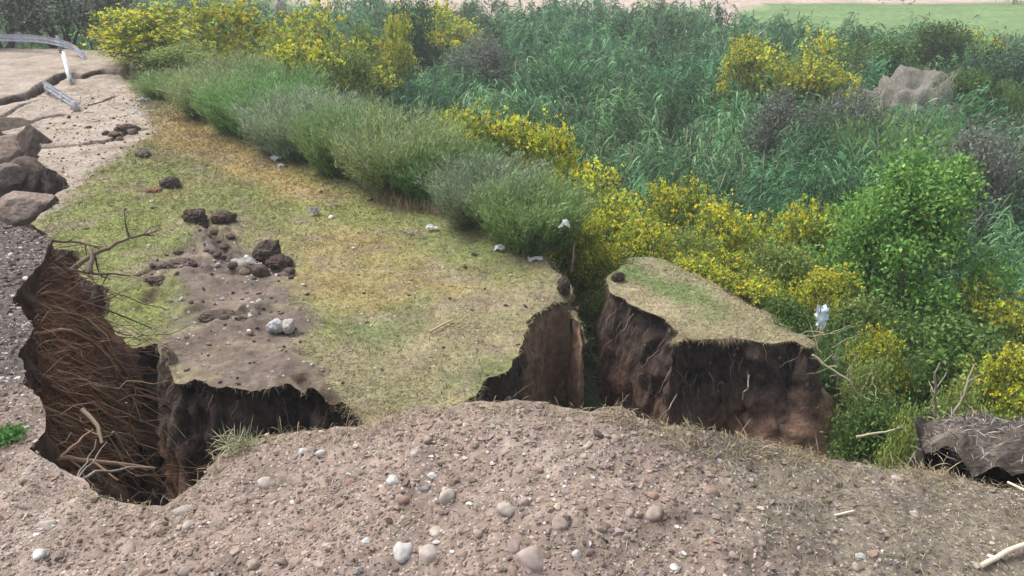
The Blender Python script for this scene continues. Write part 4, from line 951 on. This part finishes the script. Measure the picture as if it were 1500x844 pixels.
for i in range(46):
    u = rr.uniform(1192, 1290); v = 490 + (u - 1192) * 1.35 + rr.normal() * 18; p = PD(u, v, 9.4 + rr.normal() * .25); d = norm(rr.normal(size=3) * A([1, .4, .8]) + A([.2, 0, .35])); ln = rr.uniform(.2, .75)
    tube(g, wig(p, p + d * ln, 8, .2, i + 900), np.linspace(.007, .002, 8), vary((.40, .36, .22), 1, .25, .05)[0], 4)
o = g.build('dry_stems', M_twig); tag(o, 'web of pale dry stems along the right flank of the earth block', 'dry stems', kind='stuff')
# small shrublet at the hole edge
g = Geo(); q = PH(352, 655, h_near, 3.3); n = 240; d = rdir(n); d[:, 2] = np.abs(d[:, 2]) + .45
strips(g, rng.normal(size=(n, 3)) * A([.045, .03, .01]), d, rng.uniform(.03, .15, n) * (.5 + rng.random(n)), .0032, rng.uniform(0, .9, n), vary((.33, .33, .2), n, .25, .06), 4)
o = g.build('dry_tuft', M_straw); o.location = tuple(q); tag(o, 'pale green dry tuft standing on the rim of the dark hole', 'grass tuft')
g = Geo(); q = PH(12, 640, h_near, 3.3); n = 500; p = rng.normal(size=(n, 3)) * A([.035, .035, .014]); p[:, 2] = np.abs(p[:, 2]) + .005; leaves(g, p, rng.uniform(.016, .034, n), vary((.10, .24, .06), n, .2, .06), .5)
o = g.build('weed', M_leaf); o.location = tuple(q); tag(o, 'small fresh green weed on the grey bank at the left edge', 'weed')

# ------------------------------------------------------------------ litter
def scrap(u, v, z, size, col, seed, label, D=None, hf=None, cat='litter', name='plastic_scrap', tall=.6):
    p = PD(u, v, D) if D else P(u, v, z); r = np.random.default_rng(seed); n = 13
    X, Y2 = np.meshgrid(np.linspace(-1, 1, n), np.linspace(-1, 1, n), indexing='ij'); x, y2 = X.ravel(), Y2.ravel()
    rad = 1 + .35 * fbm(np.arctan2(y2, x) * 1.3, x * 0, s=seed)
    zz = tall * (fbm(x * 1.6 + seed, y2 * 1.6, s=seed, o=3) * 1.5 + .45 * (1 - x * x) * (1 - y2 * y2)); k = .12 * fbm(x * 4, y2 * 4, s=seed + 1)
    V = np.stack([x * rad * size[0] / 2 + k * size[0], y2 * rad * size[1] / 2 + k * size[1], zz * size[2]], 1)
    I, J = np.meshgrid(np.arange(n - 1), np.arange(n - 1), indexing='ij'); I, J = I.ravel(), J.ravel()
    f = np.stack([I * n + J, (I + 1) * n + J, (I + 1) * n + J + 1, I * n + J + 1], 1); g = Geo(); g.add(V, f, A(col))
    o = g.build(name, M_bag); o.location = (p[0], p[1], p[2] + size[2] * .15); tag(o, label, cat); return o
wc = (.72, .75, .78)
b_ = scrap(1203, 466, 0, (.20, .29, .18), (.66, .78, .86), 1, 'white plastic bag hanging in the bushes right of the earth block', D=9.9, name='plastic_bag', cat='plastic bag'); b_.rotation_euler = (1.35, .35, .2)
scrap(400, 222, .1, (.38, .3, .3), (.66, .74, .74), 2, 'largest white crumpled litter under the feathery shrubs', name='plastic_bag', cat='plastic bag')
scrap(404, 233, .03, (.22, .2, .12), wc, 3, 'smaller white scrap just below the largest crumpled litter')
scrap(411, 243, .02, (.14, .12, .08), wc, 4, 'tiny white scrap at the bottom of the litter heap')
scrap(632, 334, .03, (.20, .12, .08), wc, 5, 'white scrap lying on the grass beside the greenest patch')
scrap(733, 365, .03, (.20, .16, .10), wc, 6, 'white scrap lying on the grass between the silvery shrub and the terrace tip')
scrap(784, 380, .04, (.24, .12, .08), (.6, .58, .6), 7, 'flat greyish scrap nearest to the terrace tip')
scrap(826, 331, 0, (.17, .2, .16), wc, 8, 'white scrap caught in the silvery feathery shrub', D=12.6)
scrap(641, 309, .05, (.16, .16, .1), (.55, .56, .56), 9, 'dull white scrap at the foot of the pale grey shrub')
scrap(460, 311, .06, (.2, .16, .2), (.42, .38, .40), 10, 'grey-pink crumpled scrap in the upper middle of the grass')
scrap(196, 98, .1, (.35, .3, .25), (.6, .6, .62), 11, 'pale scrap beside the yellow shrub behind the road crack')
scrap(210, 146, .06, (.4, .16, .12), wc, 12, 'white strip at the upper end of the dry grass')
scrap(200, 164, .04, (.2, .16, .1), wc, 13, 'small white scrap on the gravelly ground above the dark clod')
scrap(378, 450 - 3, .03, (.14, .10, .07), wc, 14, 'tiny white scrap on the dirt track above the rubble')
scrap(326, 438, .02, (.07, .06, .05), wc, 15, 'tiny white fleck on the smooth part of the dirt track')
scrap(360, 383, .05, (.5, .26, .10), (.42, .41, .40), 16, 'pale grey broken slab piece left of the boulder-like clod', cat='rubble', name='rubble_piece')
def rubble(u, v, s_, c_, seed, lb):
    p = P(u, v, .08); o = blob('rubble_piece', s_, M_stone, c_, seed, 4, .4, 1.2, facet=.6, crumble=.2); o.location = tuple(p); tag(o, lb, 'rubble', 'broken rubble on the dirt track')
rubble(404, 478, (.13, .12, .13), (.52, .52, .53), 31, 'whiter block of broken rubble on the dirt track, left one'); rubble(422, 477, (.12, .11, .12), (.45, .41, .39), 32, 'greyer block of broken rubble on the dirt track, right one')
rubble(370, 446, (.07, .06, .04), (.6, .58, .57), 33, 'small white chip of rubble up the track from the two blocks')
o = blob('pale_stone', (.3, .25, .5), M_stone, (.4, .36, .33), 35, 3, .15, 1); p = PD(411, 12, 43); o.location = tuple(p); tag(o, 'pale upright stone between two yellow shrubs at the top edge', 'stone')
# dry stalks on terrace under darkest shrub
g = Geo(); n = 500; u_ = rng.uniform(550, 650, n); a_ = A([P(u, 293 + (u - 550) * .22 + rng.normal() * 4, 0) for u in u_]); d = rdir(n) * .4; d[:, 2] = 1
strips(g, a_, d, rng.uniform(.1, .4, n), .014, .2, vary((.36, .3, .17), n, .25, .05), 2); o = g.build('dry_stalks', M_straw); tag(o, 'straw coloured dry stalks at the foot of the feathery shrubs', 'dry grass', kind='stuff')
# bits of pale debris and small crumbs over the terrace
g = Geo(); n = 5000; x = rng.uniform(-14, 1.5, n); y = rng.uniform(8.5, 27, n); m = inside(slab_poly, x, y); x, y = x[m], y[m]
w = .15 + .85 * (1 - cov_slab(x, y)); kk = rng.random(len(x)) < w; x, y = x[kk], y[kk]; n = len(x); sz = np.exp(rng.normal(math.log(.022), .45, n)).clip(.01, .07); t = rng.random(n)[:, None]
pebbles(g, np.stack([x, y, h_slab(x, y) + sz * .3], 1), sz, np.where(t < .5, vary((.12, .09, .075), n), np.where(t < .75, vary((.3, .25, .2), n), vary((.6, .58, .56), n, .1, .03))))
o = g.build('crumbs', M_clod); tag(o, 'small crumbs of earth and stone scattered over the terrace and dirt track', 'crumbs', kind='stuff')

# ------------------------------------------------------------------ thin haze in the air
g = Geo(); boxgeo(g, (100, 600, 0), (2400, 2000, 24), (1, 1, 1)); m = bpy.data.materials.new('haze'); m.use_nodes = True; t = m.node_tree; t.nodes.clear()
pv = t.nodes.new('ShaderNodeVolumePrincipled'); pv.inputs['Density'].default_value = 0.0013; pv.inputs['Color'].default_value = (.9, .94, 1, 1); mo = t.nodes.new('ShaderNodeOutputMaterial'); t.links.new(pv.outputs[0], mo.inputs['Volume'])
o = g.build('haze', m, smooth=False); tag(o, kind='stuff')

for l, h in plants:
    if h < 1.0 or h > 5: print('plant', round(h, 2), l)
